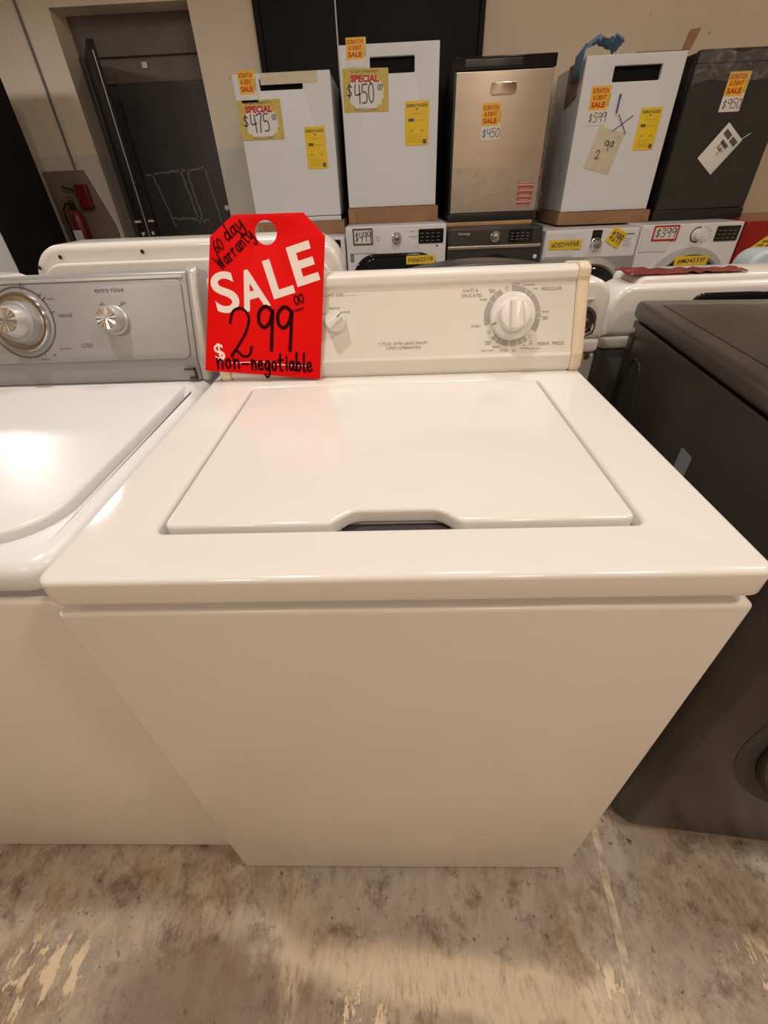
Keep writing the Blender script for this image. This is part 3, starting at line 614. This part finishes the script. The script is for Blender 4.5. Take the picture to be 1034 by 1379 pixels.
rg = obj('door', lathe([(.212, 0), (.212, .016), (.203, .034), (.185, .046), (.165, .042), (.155, .030)], 64, DM), 'door_ring', dr, 'round door with a metal ring')
obj('door_glass', lathe([(.157, .028), (.14, .05), (.10, .066), (.05, .074), (0, .076)], 64, DM), 'door_glass', rg)
obj('door_shade_ring', lathe([(.244, .0006), (.213, .003)], 64, DM), 'gap_dark', dr)  # thin dark ring painting the shade around the door
obj('control_panel', slab(rrect(.02, .80, dw - .02, .91, .01), 0, .006, .002, 2, M=frame((0, 0, 0))), 'black_gloss', dr)

# ------------------------------------------------------------------ machines of the row behind, seen from their backs
def back_washer(label, x0, x1, yb, ztop, zdeck, m='enamel', panel='back_steel', rad=.05, inset=None, screws=(), top=None, arch=0.0, lean=0.02, topmat=None):
    cx = (x0 + x1) / 2; hw = (x1 - x0) / 2
    t = thing('top_load_washer', label, 'washing machine', (cx, yb, 0))
    obj('cabinet', box(-hw + .004, hw - .004, .006, .64, .02, zdeck - .032, .008), panel, t)
    obj('top_deck', slab(rrect(-hw, 0, hw, .655, .02), zdeck - .03, zdeck, .009, 4), m, t)
    obj('lid', slab(rrect(-hw + .07, .17, hw - .07, .59, .02), zdeck - .002, zdeck + .008, .004, 3), m, t)
    n = 16; toppts = [(hw - 2 * hw * i / n, ztop + arch * (1 - (2 * i / n - 1) ** 2)) for i in range(n + 1)] if arch else [(hw, ztop), (-hw, ztop)]
    pts = [(-hw, zdeck), (hw, zdeck)] + toppts
    rads = [0, 0, rad] + [0] * (len(toppts) - 2) + [rad]
    o_ = fillet(pts, rads, 10)
    c = obj('console_shell', slab(o_, -.12, -.002, .014, 4, M=frame((0, 0, 0))), m, t)
    if inset:
        i0, i1, ib, it, im = inset
        obj('rear_panel', slab(rrect(i0 - cx, ib, i1 - cx, it, .03, 8), -.01, .004, .003, 3, M=frame((0, 0, 0))), im, t)
    for sx, sz in screws:
        obj('screw_hole', lathe([(0, -.001), (.0025, -.001), (.0038, .0010), (.0044, .0004)], 14, frame((sx - cx, -.0022, sz)) @ Matrix.Translation((0, 0, .002))), 'gap_dark', c)
    return t, c
t1, c1 = back_washer('white washer turned away behind the silver-console washer, three screw holes along its rim', -.775, -.105, .765, 1.118, .93, rad=.075, screws=((-.752, 1.078), (-.698, 1.096), (-.520, 1.100)))
obj('rim_step', slab(fillet([(-.315, .935), (.315, .935), (.315, 1.085), (-.315, 1.085)], [0, 0, .055, .055], 10), 0, .012, .008, 4, M=frame((0, -.001, 0))), 'enamel', t1)
t2, c2_ = back_washer('white washer turned away at the far left edge, only its rounded corner showing', -1.56, -.868, .80, 1.055, .92, rad=.10)
t3, c3 = back_washer('white washer with dark arched console top, turned away behind the middle washer', -.085, .462, .715, 1.026, .905, rad=.045, inset=None)
obj('arched_top', slab(fillet([(-.23, 1.0)] + [(.23, 1.0)] + [(.23 - .46 * i / 14, 1.022 + .036 * (1 - (2 * i / 14 - 1) ** 2)) for i in range(15)], 0, 2), -.115, -.02, .006, 3, M=frame((0, 0, 0))), 'slate', t3, 'dark grey arched console top')
pt = frame((.407 - .1885, -.001, .945))
pl = obj('power_port', lathe([(.030, 0), (.030, .003), (.024, .004), (.022, -.0005), (.0, -.0005)], 36, pt), 'gap_dark', t3, 'dark round hose port')
obj('hose_fitting', join(lathe([(.017, 0), (.017, .012), (.010, .014), (.010, .020), (0, .020)], 24, pt @ Matrix.Translation((-.004, -.006, 0))), tube([(.207, -.010, .930), (.222, -.018, .918), (.238, -.016, .925), (.242, -.012, .940)], .005)), 'chrome', pl)
for sx, sz in ((.418, .893), (.440, .886)): obj('screw_hole', lathe([(0, 0.0012), (.006, .0012), (.007, 0)], 14, frame((sx - .1885, .006, sz - .02))), 'gap_dark', t3)
obj('seam', box(.10, .272, -.003, .002, .926, .9285), 'recess_grey', c3) if False else None
obj('embossed_rib', slab(fillet([(.10, .982), (.235, .986), (.24, .990), (.10, .988)], .002), -.001, .003, .001, 2, M=frame((0, 0, 0))), 'enamel', t3)
t4, c4 = back_washer('white washer turned away behind the dark dryer, with a dark window in its console', .515, 1.20, .835, .988, .875, rad=.055, panel='back_dark', inset=(.70, 1.17, .90, .968, 'black_gloss'))
obj('console_crown', slab(fillet([(-.285, .955), (.34, .955), (.34, 1.003), (-.285, 1.003)], [0, 0, .008, .045], 8), -.16, -.02, .012, 4, M=frame((0, 0, 0))), 'enamel', t4)
Print().text('MG', .115, .980, .012).build('console_mark', 'print_grey', c4, frame((0, -.0005, 0)) @ Matrix.Translation((0, 0, .0004)))
# red plastic sheet on top of it
bm = bmesh.new(); nx, ny = 18, 6; g = []
for j in range(ny):
    g.append([bm.verts.new((i / (nx - 1) * .27, j / (ny - 1) * .085 * (1 - .5 * i / nx), .003 + .010 * abs(mnoise.noise((i * .6, j * .8, 1))) )) for i in range(nx)])
for j in range(ny - 1):
    for i in range(nx - 1): bm.faces.new((g[j][i], g[j][i + 1], g[j + 1][i + 1], g[j + 1][i]))
me = bpy.data.meshes.new('m'); bm.to_mesh(me); bm.free(); smooth(me)
so = tag(obj('plastic_sheet', me, 'red_film'), 'crumpled dark red plastic sheet lying on the white washer behind the console', 'sheet'); so.location = (.555, .862, 1.0035)
sm = so.modifiers.new('solid', 'SOLIDIFY'); sm.thickness = .002
# grey-white upright at the far left
lu = thing('dryer', 'pale grey dryer at the extreme left edge before the black refrigerator', 'dryer', (-2.205, 1.5, 0))
obj('body', box(-.345, .345, 0, .65, .03, 1.22, .015), 'enamel_cool', lu); obj('control_panel', slab(rrect(-.32, 1.08, .32, 1.20, .012), 0, .008, .003, 2, M=frame((0, 0, 0))), 'recess_grey', lu)
obj('door', slab(rrect(-.25, .30, .25, .85, .08), 0, .02, .008, 3, M=frame((0, 0, 0))), 'enamel_cool', lu); obj('plinth', box(-.32, .32, .02, .63, 0, .032), 'black_plastic', lu)
# pale blue machine at the right edge
pb = thing('top_load_washer', 'pale blue-white washer at the right edge in front of the red front loader', 'washing machine', (1.78, 1.72, 0))
obj('cabinet', box(-.34, .34, .005, .59, .02, .76, .01), 'pale_blue', pb)
obj('top_deck', slab(rrect(-.345, 0, .345, .60, .03), .76, .80, .012, 4), 'pale_blue', pb)
obj('console_shell', slab(fillet([(-.345, .80), (.345, .80), (.345, .935), (-.345, .935)], [0, 0, .07, .07], 10), -.12, 0, .02, 4, M=frame((0, 0, 0))), 'pale_blue', pb)
obj('base', box(-.33, .33, .02, .63, 0, .022), 'black_plastic', pb)
# black refrigerator at the far left
fr = thing('refrigerator', 'tall black refrigerator standing at the left edge before the plaster wall', 'refrigerator', (-2.85, 2.75, 0))
obj('cabinet', box(-.42, .42, .06, .75, .03, 2.0, .008), 'black_paint', fr)
obj('door', box(-.42, -.004, -.005, .055, .08, 1.99, .012), 'black_plastic', fr); obj('door', box(.004, .42, -.005, .055, .08, 1.99, .012), 'black_plastic', fr)
for s in (-1, 1): obj('handle', tube([(.035 * s, -.005, .7), (.035 * s, -.045, .72), (.035 * s, -.045, 1.5), (.035 * s, -.005, 1.52)], .011), 'lamp_metal', fr)
obj('kick_plate', box(-.40, .40, .04, .70, 0, .075), 'black_plastic', fr)

# ------------------------------------------------------------------ front loaders along the back wall
FY = 3.15
def front_loader(label, x0, x1, zt, m, knob=None, display=None, door=None, band=None, drawer=True, km='chrome'):
    cx = (x0 + x1) / 2; hw = (x1 - x0) / 2
    t = thing('front_load_washer', label, 'washing machine', (cx, FY, 0), group=None)
    obj('body', slab(fillet([(-hw, 0), (hw, 0), (hw, .72), (-hw, .72)], [.015, .015, .01, .01]), .03, zt, .008, 3), m, t)
    obj('plinth', box(-hw + .03, hw - .03, .03, .7, 0, .032), 'black_plastic', t)
    if drawer:
        obj('drawer_front', slab(rrect(-hw + .012, zt - .155, -hw + .20, zt - .015, .008), 0, .004, .002, 2, M=frame((0, 0, 0))), m, t)
    if band:
        b0, b1, bmaterial = band
        obj('trim_band', slab(rrect(-hw + .004, b0, hw - .004, b1, .006), 0, .010, .004, 2, M=frame((0, 0, 0))), bmaterial, t)
    if display:
        d = [display[0] - cx, display[1], display[2] - cx, display[3]]
        dp = obj('display', slab(rrect(*d, .006), 0, .006, .002, 2, M=frame((0, 0, 0))), 'black_gloss', t)
        pr = Print()
        for i in range(3):
            for j in range(4): pr.rect(d[0] + .012 + (d[2] - d[0] - .02) * j / 4, d[1] + .014 + (d[3] - d[1] - .02) * i / 3, d[0] + .012 + (d[2] - d[0] - .02) * (j + .55) / 4, d[1] + .018 + (d[3] - d[1] - .02) * i / 3)
        pr.build('display_print', 'print_grey', dp, frame((0, -.0065, 0)))
    if knob:
        kx, kz, kr = knob; K = frame((kx - cx, 0, kz))
        ko = obj('dial', lathe([(kr * 1.25, 0), (kr * 1.25, .004), (kr * 1.05, .008), (kr, .010), (kr * .94, .034), (kr * .8, .038), (0, .036)], 40, K), km, t)
        obj('dial_face', lathe([(kr * .72, .0372), (kr * .6, .0385), (0, .0385)], 32, K), 'brushed_cap' if km != 'enamel_cool' else 'enamel_cool', ko)
    if door:
        kind, dx, dz, rr, ringm = door; K = frame((dx - cx, 0, dz))
        if kind == 'round':
            do = obj('door', lathe([(rr, 0), (rr, .02), (rr * .96, .04), (rr * .86, .048), (rr * .80, .036)], 64, K), ringm, t)
            obj('door_glass', lathe([(rr * .82, .035), (rr * .74, .055), (rr * .5, .07), (0, .078)], 64, K), 'door_glass', do)
        else:
            w_, h_ = rr
            do = obj('door', slab([rrect(-w_, -h_, w_, h_, .16, 12), rrect(-w_ + .025, -h_ + .025, w_ - .025, h_ - .025, .14, 12)], 0, .045, .016, 4, M=K), ringm, t)
            obj('door_glass', slab(rrect(-w_ + .02, -h_ + .02, w_ - .02, h_ - .02, .145, 12), 0, .038, .014, 4, M=K), 'door_glass', do)
    return t
f1 = front_loader('white front loader under the leftmost dishwasher, mostly hidden by the sale tag', -.985, -.318, .924, 'dish_white', display=(-.470, .828, -.345, .908), door=('round', -.65, .50, .25, 'silver_trim'))
obj('rinse_edge', slab([circle(-.02, 0, .30, 48), circle(-.02, 0, .294, 48)], 0, .004, .001, 1, M=frame((0, 0, .50))), 'recess_grey', f1)
f2 = front_loader('white front loader with a square-rimmed black door and chrome dial', -.308, .368, .976, 'dish_white', knob=(.035, .905, .026), display=(.182, .868, .348, .950), door=('square', .032, .535, (.305, .285), 'black_gloss'))
FF = frame((0, -.0006, 0))
Print().arc(-.12, .903, .010, .013, 0, 360).build('panel_button', 'print_grey', f2, FF)
Print().text('steam', .11, .938, .008).build('panel_word', 'print_grey', f2, FF); Print().text('6.5 cu', .14, .852, .008).build('panel_word', 'print_grey', f2, FF)
Print().text('start', .12, .900, .008).rect(.085, .908, .15, .911).build('panel_word', 'print_grey', f2, FF)
Print().rect(-.315, .942, -.30, .955).build('panel_mark', 'print_grey', f2, FF); Print().rect(-.315, .89, -.30, .898).build('panel_mark', 'print_grey', f2, FF)
Print().rect(-.315, .77, -.29, .82).build('hinge_mark', 'print_grey', f2, FF); Print().rect(.27, .845, .285, .857).build('panel_mark', 'print_grey', f2, FF)
f3 = front_loader('dark grey front loader with a silver dial under the stainless dishwasher', .378, 1.008, .940, 'slate_dish', knob=(.696, .892, .026), display=(.786, .855, .940, .928), door=('round', .700, .505, .283, 'black_gloss'), band=(.822, .842, 'stainless'), drawer=False, km='chrome')
Print().text('Samsung', -.207, .911, .020).build('maker_mark', 'paper', f3, frame((0, -.0006, 0)))
obj('lock_badge', lathe([(0, .006), (.010, .006), (.014, 0)], 20, frame((.285, 0, .765))), 'paper', f3)
f4 = front_loader('white front loader with a silver dial and a grey waist band', 1.030, 1.652, .910, 'dish_white', knob=(1.374, .825, .030), door=('round', 1.375, .505, .243, 'silver_trim'), band=(.660, .752, 'recess_grey'))
obj('dial_window', slab(rrect(-.036, .842, .028, .905, .004), 0, .004, .001, 1, M=frame((1.374 - 1.341, 0, 0))), 'black_gloss', f4)
Print().rect(-.25, .872, -.14, .884).build('maker_mark', 'print_grey', f4, FF); Print().rect(.215, .872, .275, .880).build('panel_mark', 'print_grey', f4, FF)
Print().text('sanitary\nwarm\ncotton\ndelicate', .24, .83, .05).build('cycle_list', 'print_grey', f4, FF)
f5 = front_loader('white front loader with a black door beside the red one', 1.660, 2.322, .920, 'dish_white', knob=(2.032, .855, .028), display=(2.150, .815, 2.300, .900), door=('round', 2.03, .505, .283, 'silver_trim'), km='enamel_cool')
pr = Print().arc(.041, .855, .037, .046, 70, 290)
for a in range(-60, 70, 20): pr.text('mode', .041 + .085 * math.cos(R(a)), .855 + .05 * math.sin(R(a)), .006)
pr.build('dial_scale', 'print_dark', f5, frame((0, -.0006, 0)))
f6 = front_loader('dark red front loader at the right edge of the back row', 2.335, 3.01, .918, 'red_gloss', knob=(2.72, .85, .028), display=(2.80, .82, 2.95, .89), door=('round', 2.67, .50, .28, 'chrome'))

# ------------------------------------------------------------------ dishwashers standing on them
DY = 3.40
def dishwasher(label, x0, x1, zb, zt, kind, pocket=None, toe=None):
    cx = (x0 + x1) / 2; hw = (x1 - x0) / 2
    dm = {'white': 'dish_white', 'steel': 'stainless', 'slate': 'slate_dish'}[kind]
    base = toe if toe else zb
    t = thing('dishwasher', label, 'dishwasher', (cx, DY, base))
    z0 = zb - base; z1 = zt - base
    obj('tub', box(-hw + .004, hw - .004, .034, .58, z0 * .3, z1 - .006, .004), 'black_plastic' if kind != 'white' else 'dish_white', t)
    if kind == 'white':
        p0, p1, q0, q1 = pocket[0] - cx, pocket[1] - base, pocket[2] - cx, pocket[3] - base
        obj('door', slab([rrect(-hw, z0, hw, z1, .005), rrect(p0, p1, q0, q1, .006)], -.032, 0, .004, 3, M=frame((0, 0, 0))), dm, t)
        obj('handle_pocket', box(p0 - .003, q0 + .003, .026, .0335, p1 - .003, q1 + .003), 'void_black', t, 'dark recessed handle pocket')
    else:
        obj('door', slab(rrect(-hw + .012, z0, hw - .008, z1 - .062, .004), -.032, 0, .004, 3, M=frame((0, 0, 0))), dm, t)
        obj('control_strip', slab(rrect(-hw + .006, z1 - .058, hw, z1, .005), -.034, .004, .004, 3, M=frame((0, 0, 0))), 'black_gloss' if kind == 'steel' else 'slate', t)
        obj('side_strip', box(-hw, -hw + .011, -.004, .05, z0, z1 - .06, .003), 'black_plastic', t)
    if toe: obj('toe_kick', box(-hw, hw, .004, .06, 0, z0 - .003, .003), 'black_plastic', t)
    return t
D1 = dishwasher('white dishwasher at the left end of the upper row, tagged 475', -.950, -.352, 1.035, 1.758, 'white', (-.79, 1.680, -.525, 1.730))
D2 = dishwasher('tall white dishwasher in front of the black door, tagged 450', -.290, .308, 1.070, 1.856, 'white', (-.108, 1.728, .160, 1.800))
D3 = dishwasher('stainless steel dishwasher in the middle of the upper row', .400, 1.006, 1.014, 1.780, 'steel', toe=.962)
D4 = dishwasher('white dishwasher with a blue rag on its top corner', 1.180, 1.768, .996, 1.760, 'white', (1.355, 1.640, 1.640, 1.710))
D5 = dishwasher('dark slate dishwasher at the right end of the upper row', 1.830, 2.440, .986, 1.760, 'slate', toe=.921)
obj('sill', box(-.299, .299, .0, .03, -.030, -.004, .003), 'dish_white', D1); obj('base_gap', box(-.29, .29, .008, .5, -.005, .002), 'gap_dark', D1)
obj('pocket_label', slab(rrect(-.13, 1.705 - 1.035, .22, 1.757 - 1.035, .003), 0, .0012, M=frame((0, 0, 0))), 'paper_tan', D1, 'beige tape strip along the top')
obj('handle_cup', slab(fillet([(-.085, .646), (.085, .646), (.075, .704), (-.075, .704)], [.03, .03, .004, .004]), 0, .006, .002, 2, M=frame((0, 0, 0))), 'chrome', D3, 'shiny pocket handle')
obj('strip_glare', slab(rrect(-.24, .772, .10, .806, .006), .004, .006, .001, 1, M=frame((0, 0, 0))), 'slate_dish', D3)
obj('door_edge', box(.2955, .300, .03, .40, .02, .76), 'cardboard', D4) if False else None
obj('corner_guard', slab(fillet([(.08, .60), (.30, .56), (.30, .76), (.08, .76)], .01), 0, .006, M=Matrix(((0, 0, -1, -.292), (1, 0, 0, 0), (0, 1, 0, 0), (0, 0, 0, 1)))), 'cardboard', D4, 'brown cardboard corner guard')
def film(parent, u0, v0, u1, v1, M, amp=.012, seed=0, name='plastic_wrap'):
    bm = bmesh.new(); nx, ny = 26, 26; g = []
    for j in range(ny):
        row = []
        for i in range(nx):
            s, t_ = i / (nx - 1), j / (ny - 1); u = u0 + (u1 - u0) * s; v = v0 + (v1 - v0) * t_
            h = amp * (.6 + mnoise.noise((u * 9 + seed, v * 14, seed)) + .5 * mnoise.noise((u * 30, v * 40 + seed, 2)))
            row.append(bm.verts.new((u, v + .02 * mnoise.noise((u * 8, seed, t_ * 3)), max(.002, h))))
        g.append(row)
    for j in range(ny - 1):
        for i in range(nx - 1): bm.faces.new((g[j][i], g[j][i + 1], g[j + 1][i + 1], g[j + 1][i]))
    me = bpy.data.meshes.new('m'); bm.to_mesh(me); bm.free(); me.transform(M); smooth(me, 25)
    return obj(name, me, 'film', parent, 'clear wrinkled plastic wrap')
film(D3, -.29, .055, .31, .30, frame((0, 0, 0)), .010, 3)
film(D3, .03, -.05, .60, .60, Matrix(((0, 0, 1, .304), (1, 0, 0, 0), (0, 1, 0, .1), (0, 0, 0, 1))), .05, 9)
film(D4, .0, .03, .55, .74, Matrix(((0, 0, -1, -.296), (1, 0, 0, 0), (0, 1, 0, 0), (0, 0, 0, 1))), .02, 5)
film(D5, -.30, .70, .30, .83, frame((0, -.004, 0)), .008, 6)
# trays, boards under them
def tray(name, label, x0, x1, z0, z1, m='cardboard', y0=-.02):
    t = thing(name, label, 'cardboard tray' if m == 'cardboard' else 'board', ((x0 + x1) / 2, DY, z0)); hw = (x1 - x0) / 2; h = z1 - z0
    if m != 'cardboard':
        obj('plank', box(-hw, hw, y0, .55, 0, h, .002), m, t); return t
    obj('front_flap', box(-hw, hw, y0, y0 + .012, 0, h, .003), m, t); obj('base_sheet', box(-hw + .002, hw - .002, y0 + .012, .58, 0, h - .001, .003), m, t)
    for s in (-1, 1): obj('corner_fold', box(s * hw - .05 * (s > 0), s * hw + .05 * (s < 0), y0 - .004, y0 - .0002, .004, h * .86, .001), m, t)
    return t
tray('cardboard_tray', 'brown cardboard tray under the left-end white dishwasher', -.945, -.330, .9245, 1.0045)
tray('cardboard_tray', 'brown cardboard tray under the tall white dishwasher', -.296, .325, .9765, 1.0685)
tray('wooden_board', 'thin light wooden board under the stainless dishwasher', .385, .985, .9405, .9615, 'cardboard_light')
tray('cardboard_tray', 'brown cardboard tray under the white dishwasher with the rag', 1.165, 1.790, .9205, .9945)
# blue rag
bm = bmesh.new(); nx, ny = 24, 16; g = []
for j in range(ny):
    row = []
    for i in range(nx):
        s, t_ = i / (nx - 1), j / (ny - 1)
        x = 1.155 + .235 * s; y = DY + .02 + .16 * t_
        arch_ = .026 + .05 * max(0, math.sin(s * 3.0 + .1)) + .03 * max(0, mnoise.noise((s * 5, t_ * 4, 2))) + .018 * mnoise.noise((s * 14, t_ * 9, 5))
        z = 1.757 + max(.006, arch_ + (.03 if s > .75 else 0) * (1 - t_))
        if s < .16: z -= (.16 - s) * .75; x = 1.169 - (.16 - s) * .05
        row.append(bm.verts.new((x - 1.27, y - DY, z - 1.757)))
    g.append(row)
for j in range(ny - 1):
    for i in range(nx - 1): bm.faces.new((g[j][i], g[j][i + 1], g[j + 1][i + 1], g[j + 1][i]))
me = bpy.data.meshes.new('m'); bm.to_mesh(me); bm.free(); smooth(me, 60)
rag = tag(obj('cleaning_rag', me, 'cloth_blue'), 'crumpled blue rag draped over the corner of a white dishwasher', 'rag'); rag.location = (1.27, DY, 1.757)
rm = rag.modifiers.new('solid', 'SOLIDIFY'); rm.thickness = .004
cf = thing('cardboard_flap', 'bent brown cardboard piece lying on top of the white dishwasher with the rag', 'cardboard', (1.65, DY + .06, 1.7555))
obj('flat_sheet', slab(fillet([(-.16, 0), (.13, 0), (.13, .3), (-.12, .3)], .01), 0, .018, .003), 'cardboard', cf)
obj('upright_flap', slab(fillet([(.105, .016), (.155, .016), (.185, .105), (.125, .10)], .004), -.01, -.002, .001, M=frame((0, 0, 0))), 'cardboard', cf)

# ------------------------------------------------------------------ tags and labels
def card(name, label, cat, cx, cz, w_, h_, m, y, rot=0, r=.003):
    t = thing(name, label, cat, M=frame((cx, y, cz), 0, rot)); obj('card', slab(rrect(-w_ / 2, -h_ / 2, w_ / 2, h_ / 2, r), .0005, .0022, .0004, 1), m, t); return t
PW = Matrix.Translation((0, 0, .0028))
def scratch_tag(label, cx, cz, w_, h_, price=None, rot=0):
    t = card('dent_sale_tag', label, 'price tag', cx, cz, w_, h_, 'paper', DY, rot)
    oh = h_ * (.60 if price else .72); top = h_ / 2
    obj('orange_band', slab(fillet([(-w_ / 2, top - oh), (w_ / 2 - .018, top - oh), (w_ / 2 - .004, top - oh * .62), (w_ / 2 - .012, top - oh * .4), (w_ / 2, top), (-w_ / 2, top)], .003, 2), .0023, .0027), 'label_orange', t)
    Print().text('SCRATCH', -.006, top - oh * .20, oh * .20, w_ * .78, 0, .03).text('& DENT', -.006, top - oh * .48, oh * .20, w_ * .66, 0, .03).text('SALE', -.008, top - oh * .78, oh * .24, w_ * .70, 0, .04).build('sale_lettering', 'label_red', t, PW @ Matrix.Translation((0, 0, .0004)))
    Print().poly([(w_ / 2 - .012, top - oh * .4), (w_ / 2 - .002, top - oh * .28), (w_ / 2 - .001, top - oh * .9), (w_ / 2 - .022, top - oh * .82)]).build('green_figure', 'label_gold', t, PW @ Matrix.Translation((0, 0, .0002)))
    if price: Print().hand(price, -w_ * .40, -h_ / 2 + h_ * .07, h_ * .24, .004, 2, w_ / (h_ * .24) / (len(price) * .66)).build('handwritten_price', 'print_dark', t, PW)
    return t
def special(label, cx, cz, s, price, rot=0):
    t = card('special_poster', label, 'price tag', cx, cz, s, s * .72 if False else s * .70, 'label_gold', DY, rot)
    h = s * .70; n = 28
    st_ = [((s * .41 if k % 2 else s * .37) * math.cos(2 * math.pi * k / n), -.012 + (h * .40 if k % 2 else h * .36) * math.sin(2 * math.pi * k / n)) for k in range(n)]
    st_ = [(math.copysign(min(abs(x) ** .72 * (s * .41) ** .28, s * .42), x), y) for x, y in st_]
    obj('white_burst', slab(st_, .0022, .0026), 'paper', t)
    Print().text('SPECIAL', -.005, h * .27, h * .17, s * .62, 0, .05).build('special_lettering', 'label_red', t, PW @ Matrix.Translation((0, 0, .0006)))
    Print().text('60 DAY WARRANTY', 0, h * .43, h * .07, s * .62).text('NO REFUND', 0, -h * .44, h * .07, s * .5).hand('$', -s * .42, -h * .18, h * .34, .007).hand(price, -s * .24, -h * .31, h * .44, .0075, 3, .80).hand('00', s * .26, h * .0, h * .13, .004).build('handwritten_price', 'print_dark', t, PW @ Matrix.Translation((0, 0, .0003)))
    return t
def energy(label, cx, cz, w_, h_, rot=0):
    t = card('energy_label', label, 'label', cx, cz, w_, h_, 'label_yellow', DY, rot)
    pr = Print().text('ENERGYGUIDE', 0, h_ * .40, h_ * .07, w_ * .86, 0, .03).poly([(-.008, h_ * .34), (.008, h_ * .34), (0, h_ * .29)]).rect(-w_ * .2, h_ * .22, w_ * .3, h_ * .225).rect(-w_ * .36, h_ * .05, -w_ * .12, h_ * .12).rect(-w_ * .1, h_ * .07, w_ * .35, h_ * .075)
    pr.text('$37', -w_ * .22, -h_ * .16, h_ * .05).text('269', w_ * .22, -h_ * .16, h_ * .05).rect(w_ * .26, -h_ * .46, w_ * .42, -h_ * .36)
    for k in range(4): pr.rect(-w_ * .36, -h_ * (.26 + .05 * k), w_ * (.2 + .03 * k), -h_ * (.255 + .05 * k))
    pr.build('label_print', 'print_dark', t, PW); return t
scratch_tag('orange scratch and dent tag at the top of the left-end dishwasher', -.862, 1.700, .105, .145)
special('gold special poster on the left-end white dishwasher', -.812, 1.546, .272, '475', 0)
energy('yellow energy label on the left-end white dishwasher', -.479, 1.399, .132, .212)
scratch_tag('orange scratch and dent tag sticking up over the tall white dishwasher', -.186, 1.822, .118, .125)
special('gold special poster on the tall white dishwasher by the black door', -.139, 1.658, .278, '450', -1)
energy('yellow energy label on the tall white dishwasher', .176, 1.495, .150, .212)
scratch_tag('scratch and dent tag with 450 stuck on the stainless dishwasher', .645, 1.486, .122, .176, '$450')
scratch_tag('scratch and dent tag with 599 on the white dishwasher with the rag', 1.305, 1.536, .122, .182, '$599')
energy('yellow energy label on the white dishwasher with the rag', 1.638, 1.416, .130, .205)
scratch_tag('scratch and dent tag with 950 on the dark slate dishwasher', 2.114, 1.570, .126, .180, '$950')
rs = card('warning_sticker', 'small red striped sticker low on the stainless dishwasher', 'sticker', .915, 1.110, .100, .120, 'sticker_red', DY)
pr = Print()
for k in range(4): pr.rect(-.05, -.046 + .031 * k, .05, -.040 + .031 * k).rect(-.04, -.034 + .031 * k, .03, -.031 + .031 * k)
pr.build('sticker_print', 'tag_edge', rs, PW)
nt_ = card('paper_note', 'beige paper note with scribbles on the white dishwasher with the rag', 'note', 1.392, 1.318, .175, .215, 'paper_tan', DY, -14)
Print().hand('9', .0, .0, .05, .006, 20).hand('2', -.04, -.05, .045, .006, 10).hand('a', .02, .03, .05, .006).build('handwriting', 'print_dark', nt_, PW)
xm = thing('taped_cross', 'thin dark wire cross taped on the white dishwasher with the rag', 'wire', M=frame((1.472, DY, 1.447)))
obj('wire', tube([(-.055, -.035, .004), (.058, .038, .004)], .0022), 'print_dark', xm); obj('wire', tube([(-.036, .048, .008), (.034, -.05, .008)], .0022), 'print_dark', xm)
pn = thing('pen', 'blue pen stuck upright on the white dishwasher with the rag', 'pen', M=frame((1.421, DY, 1.537), 0, -2))
obj('barrel', tube([(0, -.040, .007), (0, .030, .007)], .0045), 'pen_blue', pn); obj('tip', tube([(0, -.052, .007), (0, -.040, .007)], .002), 'paper', pn); obj('cap', tube([(0, .028, .007), (0, .048, .007)], .0055), 'pen_blue', pn)
ht = card('hang_tag', 'white card hang tag dangling askew on the dark slate dishwasher', 'price tag', 2.137, 1.300, .150, .215, 'paper', DY, -37)
Print().rect(-.055, .055, .0, .085).rect(.01, .055, .06, .085).hand('4', -.02, -.03, .06, .005).rect(-.03, .02, .03, .04).text('DENT', 0, .0, .016).build('tag_print', 'print_dark', ht, PW)
obj('string', tube([(.058, .09, .003), (.085, .155, .004)], .0022), 'paper', ht)

def fcard(name, label, cat, cx, cz, w_, h_, m, text, rot=0, tm='print_dark', border=None, th=None, y=FY - .011, hand=False):
    t = card(name, label, cat, cx, cz, w_, h_, border or m, y, rot)
    if border: obj('white_field', slab(rrect(-w_ / 2 + .011, -h_ / 2 + .011, w_ / 2 - .011, h_ / 2 - .011), .0023, .0027), m, t)
    pr = Print()
    if hand: pr.hand(text, -w_ * .38, -h_ * .28, h_ * .58, .0055, 0, w_ * .8 / (h_ * .58) / (len(text) * .6))
    else: pr.text(text, 0, 0, th or h_ * .55, w_ * .84, 2, .015)
    pr.build('handwriting', tm, t, PW @ Matrix.Translation((0, 0, .0003))); return t
fcard('price_card', 'dark framed price card 499 on the white front loader with the square-rimmed door', 'price tag', -.192, .918, .135, .096, 'paper', '$499', border='print_dark', y=FY - .004, hand=True)
fcard('yellow_tape', 'yellow tape marked PAR#3251F8 on the square-rimmed black door', 'tape', .195, .778, .195, .052, 'label_yellow', 'PAR#3251F8', y=FY - .046)
fcard('yellow_tape', 'yellow tape marked #DEDWFAB on the front loader with the grey band', 'tape', 1.168, .828, .218, .056, 'label_yellow', '#DEDWFAB', y=FY - .005)
fcard('yellow_tag', 'small tilted yellow price tag on the front loader with the grey band', 'price tag', 1.500, .858, .105, .095, 'label_yellow', '$299', -28, y=FY - .002, hand=True)
fcard('price_card', 'red framed price card 399 on the white front loader', 'price tag', 1.818, .872, .165, .088, 'paper', '$399', border='label_red', y=FY - .005, hand=True)
fcard('yellow_tape', 'yellow tape on the black round door beside the red front loader', 'tape', 2.000, .716, .215, .054, 'label_yellow', '#M04533F', y=FY - .083)
fcard('yellow_tape', 'slanted yellow tape on the dark red front loader', 'tape', 2.515, .815, .26, .055, 'label_yellow', '#WF42', 38, y=FY - .004)
